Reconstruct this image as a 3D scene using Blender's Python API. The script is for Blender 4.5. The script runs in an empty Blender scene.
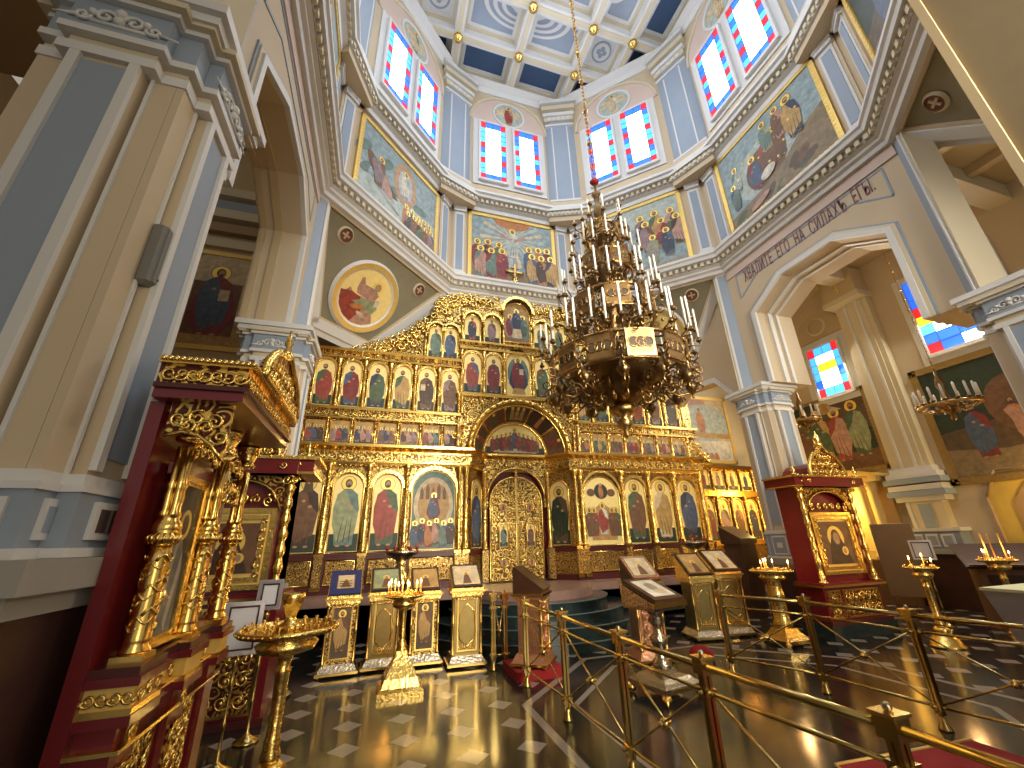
import bpy, math, random
from mathutils import Vector, Matrix
from mathutils.geometry import tessellate_polygon
PI = math.pi
random.seed(7)
scn = bpy.context.scene
COL = scn.collection

# ---------------------------------------------------------------- materials
MAT = {}
def mat(name, col, rough=.6, metal=0., noise=.12, nscale=6., bump=0., bscale=20., emit=None, estr=0., spec=.5, coat=0.):
    if name in MAT: return MAT[name]
    m = bpy.data.materials.new(name); m.use_nodes = True
    nt = m.node_tree; N = nt.nodes; L = nt.links
    b = N['Principled BSDF']
    b.inputs['Roughness'].default_value = rough; b.inputs['Metallic'].default_value = metal
    b.inputs['Specular IOR Level'].default_value = spec; b.inputs['Coat Weight'].default_value = coat
    tc = N.new('ShaderNodeTexCoord')
    nz = N.new('ShaderNodeTexNoise'); nz.inputs['Scale'].default_value = nscale; nz.inputs['Detail'].default_value = 5
    L.new(tc.outputs['Object'], nz.inputs['Vector'])
    mx = N.new('ShaderNodeMix'); mx.data_type = 'RGBA'
    lo = [max(0, c * (1 - noise)) for c in col]; hi = [min(1, c * (1 + noise)) for c in col]
    mx.inputs[6].default_value = (*lo, 1); mx.inputs[7].default_value = (*hi, 1)
    L.new(nz.outputs['Fac'], mx.inputs[0]); L.new(mx.outputs[2], b.inputs['Base Color'])
    if bump:
        bz = N.new('ShaderNodeTexNoise'); bz.inputs['Scale'].default_value = bscale; bz.inputs['Detail'].default_value = 3
        L.new(tc.outputs['Object'], bz.inputs['Vector'])
        bp = N.new('ShaderNodeBump'); bp.inputs['Strength'].default_value = bump; bp.inputs['Distance'].default_value = .02
        L.new(bz.outputs['Fac'], bp.inputs['Height']); L.new(bp.outputs[0], b.inputs['Normal'])
    if emit:
        b.inputs['Emission Color'].default_value = (*emit, 1); b.inputs['Emission Strength'].default_value = estr
    MAT[name] = m
    return m
def carved(name, gold, ground, scale, rough=.3, metal=1., depth=.02, thr=(.03, .13)):
    """carved relief: a scrolling raised band of gold over a darker ground"""
    m = bpy.data.materials.new(name); m.use_nodes = True
    nt = m.node_tree; N = nt.nodes; L = nt.links; b = N['Principled BSDF']
    b.inputs['Roughness'].default_value = rough
    tc = N.new('ShaderNodeTexCoord')
    nz = N.new('ShaderNodeTexNoise'); nz.inputs['Scale'].default_value = scale * .55; nz.inputs['Detail'].default_value = 1
    L.new(tc.outputs['Object'], nz.inputs['Vector'])
    vm = N.new('ShaderNodeVectorMath'); vm.operation = 'MULTIPLY_ADD'
    vm.inputs[1].default_value = (1.1 / scale,) * 3
    L.new(nz.outputs['Color'], vm.inputs[0]); L.new(tc.outputs['Object'], vm.inputs[2])
    vo = N.new('ShaderNodeTexVoronoi'); vo.feature = 'DISTANCE_TO_EDGE'; vo.inputs['Scale'].default_value = scale
    L.new(vm.outputs[0], vo.inputs['Vector'])
    v2 = N.new('ShaderNodeTexVoronoi'); v2.feature = 'F1'; v2.inputs['Scale'].default_value = scale * 1.0
    L.new(vm.outputs[0], v2.inputs['Vector'])
    sn = N.new('ShaderNodeMath'); sn.operation = 'MULTIPLY'; sn.inputs[1].default_value = 17.
    L.new(v2.outputs['Distance'], sn.inputs[0])
    s2 = N.new('ShaderNodeMath'); s2.operation = 'SINE'; L.new(sn.outputs[0], s2.inputs[0])
    mr = N.new('ShaderNodeMapRange'); mr.inputs[1].default_value = -.35; mr.inputs[2].default_value = .45
    L.new(s2.outputs[0], mr.inputs[0])
    mx = N.new('ShaderNodeMix'); mx.data_type = 'RGBA'
    mx.inputs[6].default_value = (*ground, 1); mx.inputs[7].default_value = (*gold, 1)
    L.new(mr.outputs[0], mx.inputs[0]); L.new(mx.outputs[2], b.inputs['Base Color'])
    mm = N.new('ShaderNodeMath'); mm.operation = 'MULTIPLY'; mm.inputs[1].default_value = metal
    ad = N.new('ShaderNodeMath'); ad.operation = 'ADD'; ad.inputs[1].default_value = .35; ad.use_clamp = True
    L.new(mr.outputs[0], ad.inputs[0]); L.new(ad.outputs[0], mm.inputs[0]); L.new(mm.outputs[0], b.inputs['Metallic'])
    bp = N.new('ShaderNodeBump'); bp.inputs['Strength'].default_value = .9; bp.inputs['Distance'].default_value = depth
    L.new(mr.outputs[0], bp.inputs['Height']); L.new(bp.outputs[0], b.inputs['Normal'])
    MAT[name] = m; return m

beige = mat('plaster_beige', (.57, .46, .31), .75, noise=.06, nscale=1.5)
pinkb = mat('plaster_rose', (.60, .47, .40), .75, noise=.05, nscale=1.5)
blue = mat('plaster_blue', (.29, .345, .42), .7, noise=.06, nscale=2)
white = mat('plaster_white', (.66, .655, .64), .6, noise=.05, nscale=3)
cream = mat('plaster_cream', (.62, .54, .38), .7, noise=.05, nscale=2)
tanw = mat('plaster_tan', (.52, .40, .23), .75, noise=.07, nscale=1.3)
brownw = mat('plaster_brown', (.36, .24, .13), .75, noise=.08, nscale=1.5)
greyst = mat('stone_grey', (.33, .31, .27), .6, noise=.15, nscale=5)
olive = mat('plaster_olive', (.24, .215, .14), .75, noise=.12, nscale=4)
dbrown = mat('plaster_dark_panel', (.08, .05, .045), .5, noise=.2, nscale=5)
slate = mat('plaster_slate_blue', (.05, .10, .20), .7, noise=.1)
GOLD = (.93, .64, .19)
gold = mat('gold', GOLD, .24, 1., noise=.12, nscale=9, bump=.35, bscale=26)
goldp = mat('gold_plain', (.86, .58, .17), .22, 1., noise=.06, nscale=9)
goldc = carved('gold_carved', (.95, .67, .20), (.16, .075, .012), 9.)
goldf = carved('gold_carved_fine', (.93, .64, .20), (.13, .055, .012), 15.)
goldk = carved('gold_carved_over_red', (.90, .60, .15), (.10, .012, .010), 11.)
goldl = mat('gold_leaf_flat', (.80, .56, .16), .45, .45, noise=.12, nscale=7)
brass = mat('brass', (.52, .38, .13), .22, 1., noise=.12, nscale=6)
bronze = mat('bronze_dark', (.22, .135, .055), .33, 1., noise=.35, nscale=12, bump=.4, bscale=30)
bronze2 = mat('bronze_gilt', (.42, .26, .09), .3, 1., noise=.3, nscale=12, bump=.4, bscale=30)
silver = mat('silver_grey', (.42, .36, .27), .25, 1., noise=.1, nscale=9, bump=.5, bscale=30)
copper = mat('rose_copper', (.66, .34, .20), .3, .9, noise=.15, nscale=9, bump=.7, bscale=25)
red = mat('lacquer_red', (.15, .008, .012), .28, noise=.15, nscale=4, coat=.3)
dred = mat('dark_red_wood', (.075, .012, .010), .35, noise=.2, nscale=5)
dwood = mat('dark_wood', (.045, .018, .010), .3, noise=.3, nscale=8)
bwood = mat('brown_wood', (.15, .075, .03), .5, noise=.2, nscale=6)
carpet = mat('red_carpet', (.28, .008, .010), .95, noise=.2, nscale=30, bump=.4, bscale=90)
glassd = mat('icon_glass', (.09, .08, .055), .08, noise=.5, nscale=5, coat=1.)
wax = mat('candle_wax', (.78, .75, .68), .4, noise=.03)
waxy = mat('candle_wax_yellow', (.75, .45, .14), .4, noise=.05)
flame = mat('flame', (1, .6, .2), .5, emit=(1, .42, .10), estr=22)
redglass = mat('ruby_glass', (.25, .01, .01), .15, noise=.1, coat=1.)
paper = mat('paper', (.72, .72, .75), .6, noise=.03)
velvet = mat('blue_velvet', (.022, .028, .11), .8, noise=.2)
leadm = mat('window_lead', (.03, .03, .035), .6)
black = mat('matt_black', (.02, .02, .022), .5)
greyp = mat('grey_plastic', (.17, .165, .15), .5, noise=.05)
drape = mat('grey_cloth', (.40, .40, .42), .8, noise=.06)
lit_cloth = mat('yellow_lit_cloth', (.72, .70, .40), .7, noise=.15, nscale=10)  # yellow light falling on the cloth top is put into its colour
marbled = mat('dark_green_marble', (.018, .032, .032), .14, noise=.6, nscale=3)
marbler = mat('red_marble', (.048, .020, .016), .3, noise=.35, nscale=3)
rosem = mat('rose_marble', (.30, .18, .14), .3, noise=.3, nscale=5)
gw = mat('stained_white', (.9, .95, 1), .3, emit=(.86, .95, 1), estr=5.5)
gb = mat('stained_blue', (.05, .2, .8), .3, emit=(.01, .10, 1), estr=1.0)
gc = mat('stained_cyan', (.1, .5, .9), .3, emit=(.05, .34, 1), estr=1.1)
gr = mat('stained_red', (.8, .03, .05), .3, emit=(1, .012, .02), estr=.75)
gy = mat('stained_yellow', (.9, .6, .05), .3, emit=(1, .50, .02), estr=1.6)

PAL = dict(skin=(.48, .27, .14), hair=(.10, .05, .025), red=(.38, .045, .03), crimson=(.26, .02, .03), blue=(.06, .12, .28),
           dkblue=(.03, .05, .12), green=(.07, .14, .07), dkgreen=(.018, .045, .03), brown=(.19, .085, .035), dkbrown=(.07, .035, .02),
           ochre=(.52, .32, .08), cream=(.66, .55, .38), white=(.68, .68, .66), pink=(.52, .28, .24), teal=(.12, .24, .24),
           sky=(.26, .40, .52), skyl=(.42, .54, .60), earth=(.26, .19, .10), grey=(.30, .30, .28), orange=(.55, .20, .04), mauve=(.30, .20, .26),
           purple=(.15, .05, .10), lgreen=(.30, .38, .22), umber=(.12, .075, .035))
for _k, _v in PAL.items():
    _l = .3 * _v[0] + .55 * _v[1] + .15 * _v[2]
    PAL[_k] = tuple(min(1, max(.006, (_l + (x - _l) * .82) * .82 * w_)) for x, w_ in zip(_v, (1.06, .97, .80)))
def pm(c):
    if c == 'gold': return mat('paint_gold', (.92, .70, .27), .45, .12, noise=.15, nscale=10)
    if c == 'halo': return mat('paint_halo', (.90, .64, .14), .35, .4, noise=.08)
    return mat('paint_' + c, PAL[c], .5, noise=.62, nscale=9)

# ---------------------------------------------------------------- mesh builder
class MB:
    def __init__(s, M=None): s.v = []; s.f = []; s.m = []; s.sm = []; s.mats = []; s.M = M or Matrix()
    def mi(s, m):
        if m not in s.mats: s.mats.append(m)
        return s.mats.index(m)
    def add(s, vs, fs, m, smooth=False):
        o = len(s.v); i = s.mi(m)
        s.v += [tuple(s.M @ Vector(v)) for v in vs]
        for f in fs: s.f.append([o + k for k in f]); s.m.append(i); s.sm.append(smooth)
        return s
    def box(s, x0, x1, y0, y1, z0, z1, m):
        v = [(x, y, z) for z in (z0, z1) for y in (y0, y1) for x in (x0, x1)]
        return s.add(v, [(0, 2, 3, 1), (4, 5, 7, 6), (0, 1, 5, 4), (2, 6, 7, 3), (0, 4, 6, 2), (1, 3, 7, 5)], m)
    def bbox(s, x0, x1, y0, y1, z0, z1, m, b=.01):
        """box with bevelled vertical and horizontal edges (8-gon rings)"""
        def ring(z, d):
            a0, a1, c0, c1 = x0 + d, x1 - d, y0 + d, y1 - d
            return [(a0 + b, c0, z), (a1 - b, c0, z), (a1, c0 + b, z), (a1, c1 - b, z), (a1 - b, c1, z), (a0 + b, c1, z), (a0, c1 - b, z), (a0, c0 + b, z)]
        v = ring(z0, b) + ring(z0 + b, 0) + ring(z1 - b, 0) + ring(z1, b)
        f = [tuple(range(7, -1, -1)), tuple(range(24, 32))]
        for r in range(3):
            for i in range(8): j = (i + 1) % 8; f.append((r*8+i, r*8+j, r*8+8+j, r*8+8+i))
        return s.add(v, f, m)
    def frustum(s, a, b, m, smooth=False):
        """a, b: rings of equal length"""
        n = len(a); f = [tuple(range(n - 1, -1, -1)), tuple(range(n, 2 * n))]
        f += [(i, (i + 1) % n, n + (i + 1) % n, n + i) for i in range(n)]
        return s.add(list(a) + list(b), f, m, smooth)
    def taper(s, x0, x1, y0, y1, z0, X0, X1, Y0, Y1, z1, m):
        return s.frustum([(x0, y0, z0), (x1, y0, z0), (x1, y1, z0), (x0, y1, z0)], [(X0, Y0, z1), (X1, Y0, z1), (X1, Y1, z1), (X0, Y1, z1)], m)
    def sq(s, prof, m, cx=0, cy=0):
        """square-section pedestal from a profile of (half-width, z)"""
        v = []; f = []
        for r, z in prof: v += [(cx - r, cy - r, z), (cx + r, cy - r, z), (cx + r, cy + r, z), (cx - r, cy + r, z)]
        for k in range(len(prof) - 1):
            for i in range(4): j = (i + 1) % 4; f.append((k*4+i, k*4+j, k*4+4+j, k*4+4+i))
        f.append((3, 2, 1, 0)); k = len(prof) - 1; f.append((k*4, k*4+1, k*4+2, k*4+3))
        return s.add(v, f, m)
    def poly(s, pts, d0, d1, m, ax='y'):
        """2D polygon (u,v) extruded between d0 and d1 along axis. ax y: (u,d,v); x: (d,u,v); z:(u,v,d)"""
        mp = {'y': lambda u, v, d: (u, d, v), 'x': lambda u, v, d: (d, u, v), 'z': lambda u, v, d: (u, v, d)}[ax]
        n = len(pts); v = [mp(*p, d0) for p in pts] + [mp(*p, d1) for p in pts]
        tris = tessellate_polygon([[Vector((p[0], p[1], 0)) for p in pts]])
        f = [tuple(t) for t in tris] + [tuple(n + k for k in reversed(t)) for t in tris]
        f += [(i, (i + 1) % n, n + (i + 1) % n, n + i) for i in range(n)]
        return s.add(v, f, m)
    def flat(s, pts, d, m, ax='y'):
        mp = {'y': lambda u, v, d: (u, d, v), 'x': lambda u, v, d: (d, u, v), 'z': lambda u, v, d: (u, v, d)}[ax]
        if len(pts) > 4:
            tris = [tuple(t) for t in tessellate_polygon([[Vector((p[0], p[1], 0)) for p in pts]])]
        else: tris = [tuple(range(len(pts)))]
        return s.add([mp(*p, d) for p in pts], tris, m)
    def lathe(s, prof, m, c=(0, 0, 0), n=16, smooth=True, wob=0):
        v = []; f = []
        for r, z in prof:
            for i in range(n):
                a = 2 * PI * i / n; rr = r * (1 + wob * (i % 2))
                v.append((c[0] + rr * math.cos(a), c[1] + rr * math.sin(a), c[2] + z))
        for k in range(len(prof) - 1):
            for i in range(n): j = (i + 1) % n; f.append((k*n+i, k*n+j, k*n+n+j, k*n+n+i))
        f.append(tuple(range(n - 1, -1, -1))); k = len(prof) - 1; f.append(tuple(range(k*n, k*n+n)))
        return s.add(v, f, m, smooth)
    def tube(s, pts, r, m, n=6, closed=False, r1=None, smooth=True):
        P = [Vector(p) for p in pts]; v = []; f = []; K = len(P)
        up = None
        for k in range(K):
            if closed: t = P[(k + 1) % K] - P[k - 1]
            else: t = P[min(k + 1, K - 1)] - P[max(k - 1, 0)]
            t.normalize()
            if up is None: up = t.orthogonal().normalized()
            up = (up - t * up.dot(t)); up = up.normalized() if up.length > 1e-5 else t.orthogonal().normalized()
            w = t.cross(up); rr = r if r1 is None else r + (r1 - r) * k / max(1, K - 1)
            for i in range(n): a = 2 * PI * i / n; v.append(tuple(P[k] + rr * (math.cos(a) * up + math.sin(a) * w)))
        for k in range(K if closed else K - 1):
            q = (k + 1) % K
            for i in range(n): j = (i + 1) % n; f.append((k*n+i, k*n+j, q*n+j, q*n+i))
        if not closed: f.append(tuple(range(n - 1, -1, -1))); f.append(tuple(range((K-1)*n, K*n)))
        return s.add(v, f, m, smooth)
    def ball(s, c, r, m, n=10, sz=1.):
        k = n // 2
        return s.lathe([(max(.001, r * math.sin(PI * i / k)), -r * sz * math.cos(PI * i / k)) for i in range(k + 1)], m, c, n)
    def scroll(s, c, r, m, th=.012, turns=1.4, a0=0, sgn=1, ax='y', d=0., n=18, sq=1.):
        """flat spiral tube lying in a plane"""
        pts = []
        for i in range(n + 1):
            t = i / n; a = a0 + sgn * turns * 2 * PI * t; rr = r * (1 - .85 * t)
            u, w = c[0] + rr * math.cos(a), c[1] + sq * rr * math.sin(a)
            pts.append({'y': (u, d, w), 'x': (d, u, w), 'z': (u, w, d)}[ax])
        return s.tube(pts, th, m, 5, r1=th * .7)
    def build(s, name, parent=None, loc=None, rz=None):
        me = bpy.data.meshes.new(name); me.from_pydata(s.v, [], s.f)
        for m in s.mats: me.materials.append(m)
        me.polygons.foreach_set('material_index', s.m); me.polygons.foreach_set('use_smooth', s.sm)
        me.update()
        o = bpy.data.objects.new(name, me); COL.objects.link(o)
        if parent: o.parent = parent
        if loc is not None: o.location = loc
        if rz is not None: o.rotation_euler = (0, 0, rz)
        return o
def thing(name, label, cat, loc=(0, 0, 0), rz=0, group=None):
    o = bpy.data.objects.new(name, None); COL.objects.link(o); o.empty_display_size = .1
    o.location = loc; o.rotation_euler = (0, 0, rz)
    return tag(o, label, cat, group)
def tag(o, label, cat, group=None):
    o['label'] = label; o['category'] = cat
    if group: o['group'] = group
    return o
def struct(o): o['kind'] = 'structure'; return o
def dup(root, loc, rz=None, label=None):
    r = root.copy(); COL.objects.link(r); r.location = loc
    if rz is not None: r.rotation_euler = (0, 0, rz)
    if label: r['label'] = label
    for ch in list(root.children):
        c = ch.copy(); COL.objects.link(c); c.parent = r
        for g in list(ch.children):
            d = g.copy(); COL.objects.link(d); d.parent = c
    return r

# ---------------------------------------------------------------- layout (metres; camera at the origin in plan)
CX, CY = 3.35, 5.07
A_, B_ = 4.05, 3.03
def octo(off=0.):
    """octagon corners moved inward by off; order N/NE, NE/E, E/SE, SE/S, S/SW, SW/W, W/NW, NW/N"""
    base = [(-1.69, 7.1), (1.33, 10.1), (5.37, 10.1), (8.39, 7.1), (8.39, 3.05), (5.37, .05), (1.33, .05), (-1.69, 3.05)]
    n = 8; L = []
    for i in range(n):
        p = Vector(base[i]); q = Vector(base[(i + 1) % n]); d = (q - p).normalized(); nn = Vector((d.y, -d.x))
        L.append((p + nn * off, d))
    out = []
    for i in range(n):
        (p, d), (q, e) = L[i - 1], L[i]
        t = ((q - p).x * e.y - (q - p).y * e.x) / (d.x * e.y - d.y * e.x); out.append(p + d * t)
    return out
OC = octo()
FN = ['northeast', 'east', 'southeast', 'south', 'southwest', 'west', 'northwest', 'north']
def face_matrix(i, z=0.):
    """local frame of face i: x along the face (left to right seen from inside), -y into the room, origin mid-face"""
    p, q = OC[i], OC[(i + 1) % 8]; m = (p + q) / 2; d = (q - p).normalized(); ang = math.atan2(d.y, d.x)
    return Matrix.Translation((m.x, m.y, z)) @ Matrix.Rotation(ang, 4, 'Z')
def flen(i): return (OC[(i + 1) % 8] - OC[i]).length

# ---------------------------------------------------------------- painting helper: flat artwork as thin paint layers
ST = .0035
class Art:
    def __init__(s, mb, ax='y', base=0., step=-ST): s.mb = mb; s.ax = ax; s.b = base; s.st = step
    def p(s, pts, lay, c):
        s.n = getattr(s, 'n', 0) + 1
        s.mb.flat(pts, s.b + s.st * .35 * lay + math.copysign(.00012 * s.n, s.st), pm(c) if isinstance(c, str) else c, s.ax)
    def ell(s, u, v, a, b, lay, c, n=14, a0=0, a1=2 * PI, rot=0):
        P = []
        for i in range(n):
            t = a0 + (a1 - a0) * i / (n if a1 - a0 > 6.2 else n - 1); x, y = a * math.cos(t), b * math.sin(t)
            P.append((u + x * math.cos(rot) - y * math.sin(rot), v + x * math.sin(rot) + y * math.cos(rot)))
        s.p(P, lay, c)
    def ring(s, u, v, r0, r1, lay, c, n=16):
        for i in range(n):
            a, b = 2 * PI * i / n, 2 * PI * (i + 1) / n
            s.p([(u + r * math.cos(t), v + r * math.sin(t)) for r, t in ((r0, a), (r1, a), (r1, b), (r0, b))], lay, c)
    def fig(s, u, v, h, robe, cloak, lay=2, halo=True, seat=False, lean=0., book=False, turn=0, hair='hair'):
        """a standing (or seated) robed figure whose feet are at (u,v)"""
        w = h * .15; k = -1 if turn < 0 else 1
        hu = u + lean * h; hv = v + h * (.90 if not seat else .88)
        if halo:
            s.ell(hu, hv, h * .112, h * .112, lay, 'umber', 16); s.ell(hu, hv, h * .104, h * .104, lay, 'halo', 16)
        body = [(u - w * .8, v + .02 * h), (u - w * 1.0, v + .30 * h), (u - w * 1.15, v + .55 * h), (hu - w * .95, v + .74 * h), (hu - w * .3, v + .82 * h),
                (hu + w * .3, v + .82 * h), (hu + w * .95, v + .74 * h), (u + w * 1.2, v + .52 * h), (u + w * .9, v + .28 * h), (u + w * .85, v + .02 * h)]
        if seat: body[1] = (u - w * 1.7, v + .22 * h); body[2] = (u - w * 1.5, v + .42 * h); body[8] = (u + w * 1.7, v + .22 * h); body[7] = (u + w * 1.5, v + .42 * h)
        s.p(body, lay + 1, robe)
        s.p([(hu - k * w * .9, v + .75 * h), (hu - k * w * .2, v + .81 * h), (u + k * w * .35, v + .60 * h), (u + k * w * 1.15, v + .46 * h),
             (u + k * w * .95, v + .17 * h), (u + k * w * .1, v + .12 * h), (u - k * w * .55, v + .05 * h), (u - k * w * 1.15, v + .30 * h), (u - k * w * 1.2, v + .55 * h)], lay + 2, cloak)
        for j in (-1, 0, 1):   # folds
            s.p([(u + j * w * .5 - w * .06, v + .06 * h), (u + j * w * .5 + w * .06, v + .06 * h), (u + j * w * .35 + k * w * .25, v + .5 * h)], lay + 3, 'umber')
        s.ell(u + k * w * .35, v + .56 * h, w * .22, w * .16, lay + 3, 'skin', 8)
        s.ell(u - k * w * .25, v + .64 * h, w * .18, w * .14, lay + 3, 'skin', 8)
        if book: s.p([(u + k * w * .2, v + .48 * h), (u + k * w * .95, v + .48 * h), (u + k * w * .95, v + .64 * h), (u + k * w * .2, v + .64 * h)], lay + 4, 'cream')
        s.ell(hu, hv, h * .052, h * .066, lay + 1, hair, 12)
        s.ell(hu + k * h * .006, hv - h * .004, h * .036, h * .05, lay + 2, 'skin', 12)
        s.ell(hu + k * h * .006, hv - h * .036, h * .028, h * .026, lay + 3, hair, 8)
        for j in (-1, 1): s.ell(u + j * w * .45, v + .015 * h, w * .22, h * .016, lay + 3, 'skin', 8)
ROBES = ['brown', 'red', 'crimson', 'green', 'blue', 'dkblue', 'orange', 'pink', 'teal', 'dkbrown', 'ochre', 'mauve']
def arch_pts(u0, u1, v0, v1, n=12, flatten=1.):
    """arch-topped outline from bottom-left anticlockwise"""
    r = (u1 - u0) / 2; c = (u0 + u1) / 2; vc = v1 - r * flatten
    return [(u0, v0), (u1, v0)] + [(c + r * math.cos(PI * i / n), vc + r * flatten * math.sin(PI * i / n)) for i in range(n + 1)]

# ================================================================ SETTING
# ---- floor with white lozenges and bands
def floor_mat():
    m = bpy.data.materials.new('polished_floor'); m.use_nodes = True
    nt = m.node_tree; N = nt.nodes; L = nt.links; b = N['Principled BSDF']
    tc = N.new('ShaderNodeTexCoord'); sp = N.new('ShaderNodeSeparateXYZ'); L.new(tc.outputs['Object'], sp.inputs[0])
    def M(op, a, b_=None, c=None):
        n = N.new('ShaderNodeMath'); n.operation = op
        for i, x in enumerate((a, b_, c)):
            if x is None: continue
            if isinstance(x, (int, float)): n.inputs[i].default_value = x
            else: L.new(x, n.inputs[i])
        return n.outputs[0]
    P = .53
    # lozenges: squares at 0 deg in a grid turned by 45 degrees
    X, Y = sp.outputs[0], sp.outputs[1]
    fx = M('ABSOLUTE', M('SUBTRACT', M('FRACT', M('DIVIDE', M('ADD', X, 20.1 + .435), P)), .5))
    fy = M('ABSOLUTE', M('SUBTRACT', M('FRACT', M('DIVIDE', M('ADD', Y, 20.0 + .365), P)), .5))
    d1 = M('LESS_THAN', M('ADD', fx, fy), .27)
    gx = M('ABSOLUTE', M('SUBTRACT', M('FRACT', M('DIVIDE', M('ADD', X, 20.1 + .435), P)), .5))
    chk = M('LESS_THAN', M('PINGPONG', M('ADD', M('FLOOR', M('DIVIDE', M('ADD', X, 20.1 + .435), P)), M('FLOOR', M('DIVIDE', M('ADD', Y, 20.0 + .365), P))), 1.), .5)
    # octagonal centre field under the lamp: lozenges outside, plain polished inside, two pale bands between
    ax = M('ABSOLUTE', M('SUBTRACT', X, 4.17)); ay = M('ABSOLUTE', M('SUBTRACT', Y, 4.2))
    dd = M('MAXIMUM', M('MAXIMUM', ax, ay), M('MULTIPLY', M('ADD', ax, ay), .7071))
    outside = M('GREATER_THAN', dd, 2.5)
    b1 = M('LESS_THAN', M('ABSOLUTE', M('SUBTRACT', dd, 2.45)), .045)
    b2 = M('LESS_THAN', M('ABSOLUTE', M('SUBTRACT', dd, 1.95)), .035)
    mask = M('MAXIMUM', M('MULTIPLY', d1, outside), M('MAXIMUM', b1, b2))
    nz = N.new('ShaderNodeTexNoise'); nz.inputs['Scale'].default_value = 2.2; nz.inputs['Detail'].default_value = 6; L.new(tc.outputs['Object'], nz.inputs['Vector'])
    dk = N.new('ShaderNodeMix'); dk.data_type = 'RGBA'; dk.inputs[6].default_value = (.012, .020, .020, 1); dk.inputs[7].default_value = (.038, .026, .022, 1)
    L.new(chk, dk.inputs[0])
    dk2 = N.new('ShaderNodeMix'); dk2.data_type = 'RGBA'; dk2.blend_type = 'MULTIPLY'; dk2.inputs[0].default_value = .5
    L.new(dk.outputs[2], dk2.inputs[6]); L.new(nz.outputs['Color'], dk2.inputs[7])
    mx = N.new('ShaderNodeMix'); mx.data_type = 'RGBA'; mx.inputs[7].default_value = (.27, .235, .20, 1)
    L.new(mask, mx.inputs[0]); L.new(dk2.outputs[2], mx.inputs[6]); L.new(mx.outputs[2], b.inputs['Base Color'])
    rg = N.new('ShaderNodeMapRange'); rg.inputs[3].default_value = .10; rg.inputs[4].default_value = .2; L.new(nz.outputs['Fac'], rg.inputs[0]); L.new(rg.outputs[0], b.inputs['Roughness'])
    return m
struct(MB().box(-7, 14, -4, 13, -.2, 0, floor_mat()).build('floor'))

# ---- drum walls
Z0, Z1 = 8.35, 17.75
for i in range(8):
    L_ = flen(i); h = L_ / 2
    w = MB(face_matrix(i))
    w.box(-h - .12, h + .12, .0, .35, Z0, Z1, beige)
    w.build('wall_' + FN[i]); w_o = struct(bpy.context.scene.objects[-1]) if False else None
for o in COL.objects:
    if o.name.startswith('wall_'): struct(o)

def ring(name, prof, m, off0=0.):
    """sweep a closed profile of (inward offset, z) round the octagon"""
    rings = []
    for d, z in prof:
        rings.append([(p.x, p.y, z) for p in octo(d)])
    n = len(prof); v = [p for r in rings for p in r]; f = []
    for k in range(n):
        q = (k + 1) % n
        for i in range(8): j = (i + 1) % 8; f.append((k*8+i, k*8+j, q*8+j, q*8+i))
    mb = MB(); mb.add(v, f, m); return mb
def dentils(mb, off, z0, z1, w, gap, m, dep=.07):
    for i in range(8):
        O = octo(off); p, q = O[i], O[(i + 1) % 8]; L_ = (q - p).length; n = int(L_ / (w + gap)); d = (q - p).normalized(); nn = Vector((d.y, -d.x))
        for k in range(n):
            a = p + d * (L_ / n * (k + .5) - w / 2); b = a + d * w; A2 = a + nn * dep; B2 = b + nn * dep
            mb.frustum([(a.x, a.y, z0), (b.x, b.y, z0), (B2.x, B2.y, z0), (A2.x, A2.y, z0)], [(a.x, a.y, z1), (b.x, b.y, z1), (B2.x, B2.y, z1), (A2.x, A2.y, z1)], m)
t1 = ring('trim', [(-.05, 8.3), (.10, 8.3), (.12, 8.38), (.18, 8.42), (.18, 8.48), (.24, 8.52), (.24, 8.66), (.36, 8.68), (.38, 8.76), (.42, 8.80), (.42, 8.86), (.30, 8.95), (-.05, 9.0)], white)
t1.add([], [], blue)
dentils(t1, .24, 8.54, 8.65, .085, .075, cream)
struct(t1.build('trim_1'))
t1b = ring('trim', [(-.03, 8.62), (.245, 8.53), (.25, 8.53), (.25, 8.655), (-.03, 8.66)], greyst); struct(t1b.build('trim_2'))
t2 = ring('trim', [(-.05, 11.60), (.08, 11.60), (.10, 11.72), (.20, 11.78), (.20, 11.92), (.34, 11.94), (.36, 12.02), (.42, 12.06), (.42, 12.14), (.25, 12.28), (.12, 12.3), (-.05, 12.3)], white)
dentils(t2, .20, 11.80, 11.91, .085, .075, cream)
for i in range(8):   # broken-forward blocks at the corners
    O = octo(.0); c = O[i]; d = (Vector((CX, CY)) - c).normalized(); a = math.atan2(d.y, d.x)
    t2.M = Matrix.Translation((c.x, c.y, 0)) @ Matrix.Rotation(a, 4, 'Z')
    t2.box(-.1, .50, -.62, .62, 11.60, 11.78, beige); t2.box(-.1, .56, -.66, .66, 11.78, 11.92, white); t2.box(-.1, .64, -.72, .72, 11.94, 12.14, white)
    t2.box(-.1, .5, -.6, .6, 12.14, 12.42, beige)
    for k in range(-4, 5): t2.box(.55, .60, k * .145 - .045, k * .145 + .045, 11.80, 11.91, cream)
t2.M = Matrix()
struct(t2.build('trim_3'))
t2b = ring('trim', [(-.03, 11.80), (.205, 11.79), (.205, 11.925), (-.03, 11.93)], greyst); struct(t2b.build('trim_4'))
t3 = ring('trim', [(-.03, 17.30), (.06, 17.30), (.14, 17.42), (.14, 17.48), (.32, 17.60), (.32, 17.66), (-.03, 17.7)], white); struct(t3.build('trim_5'))

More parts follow.
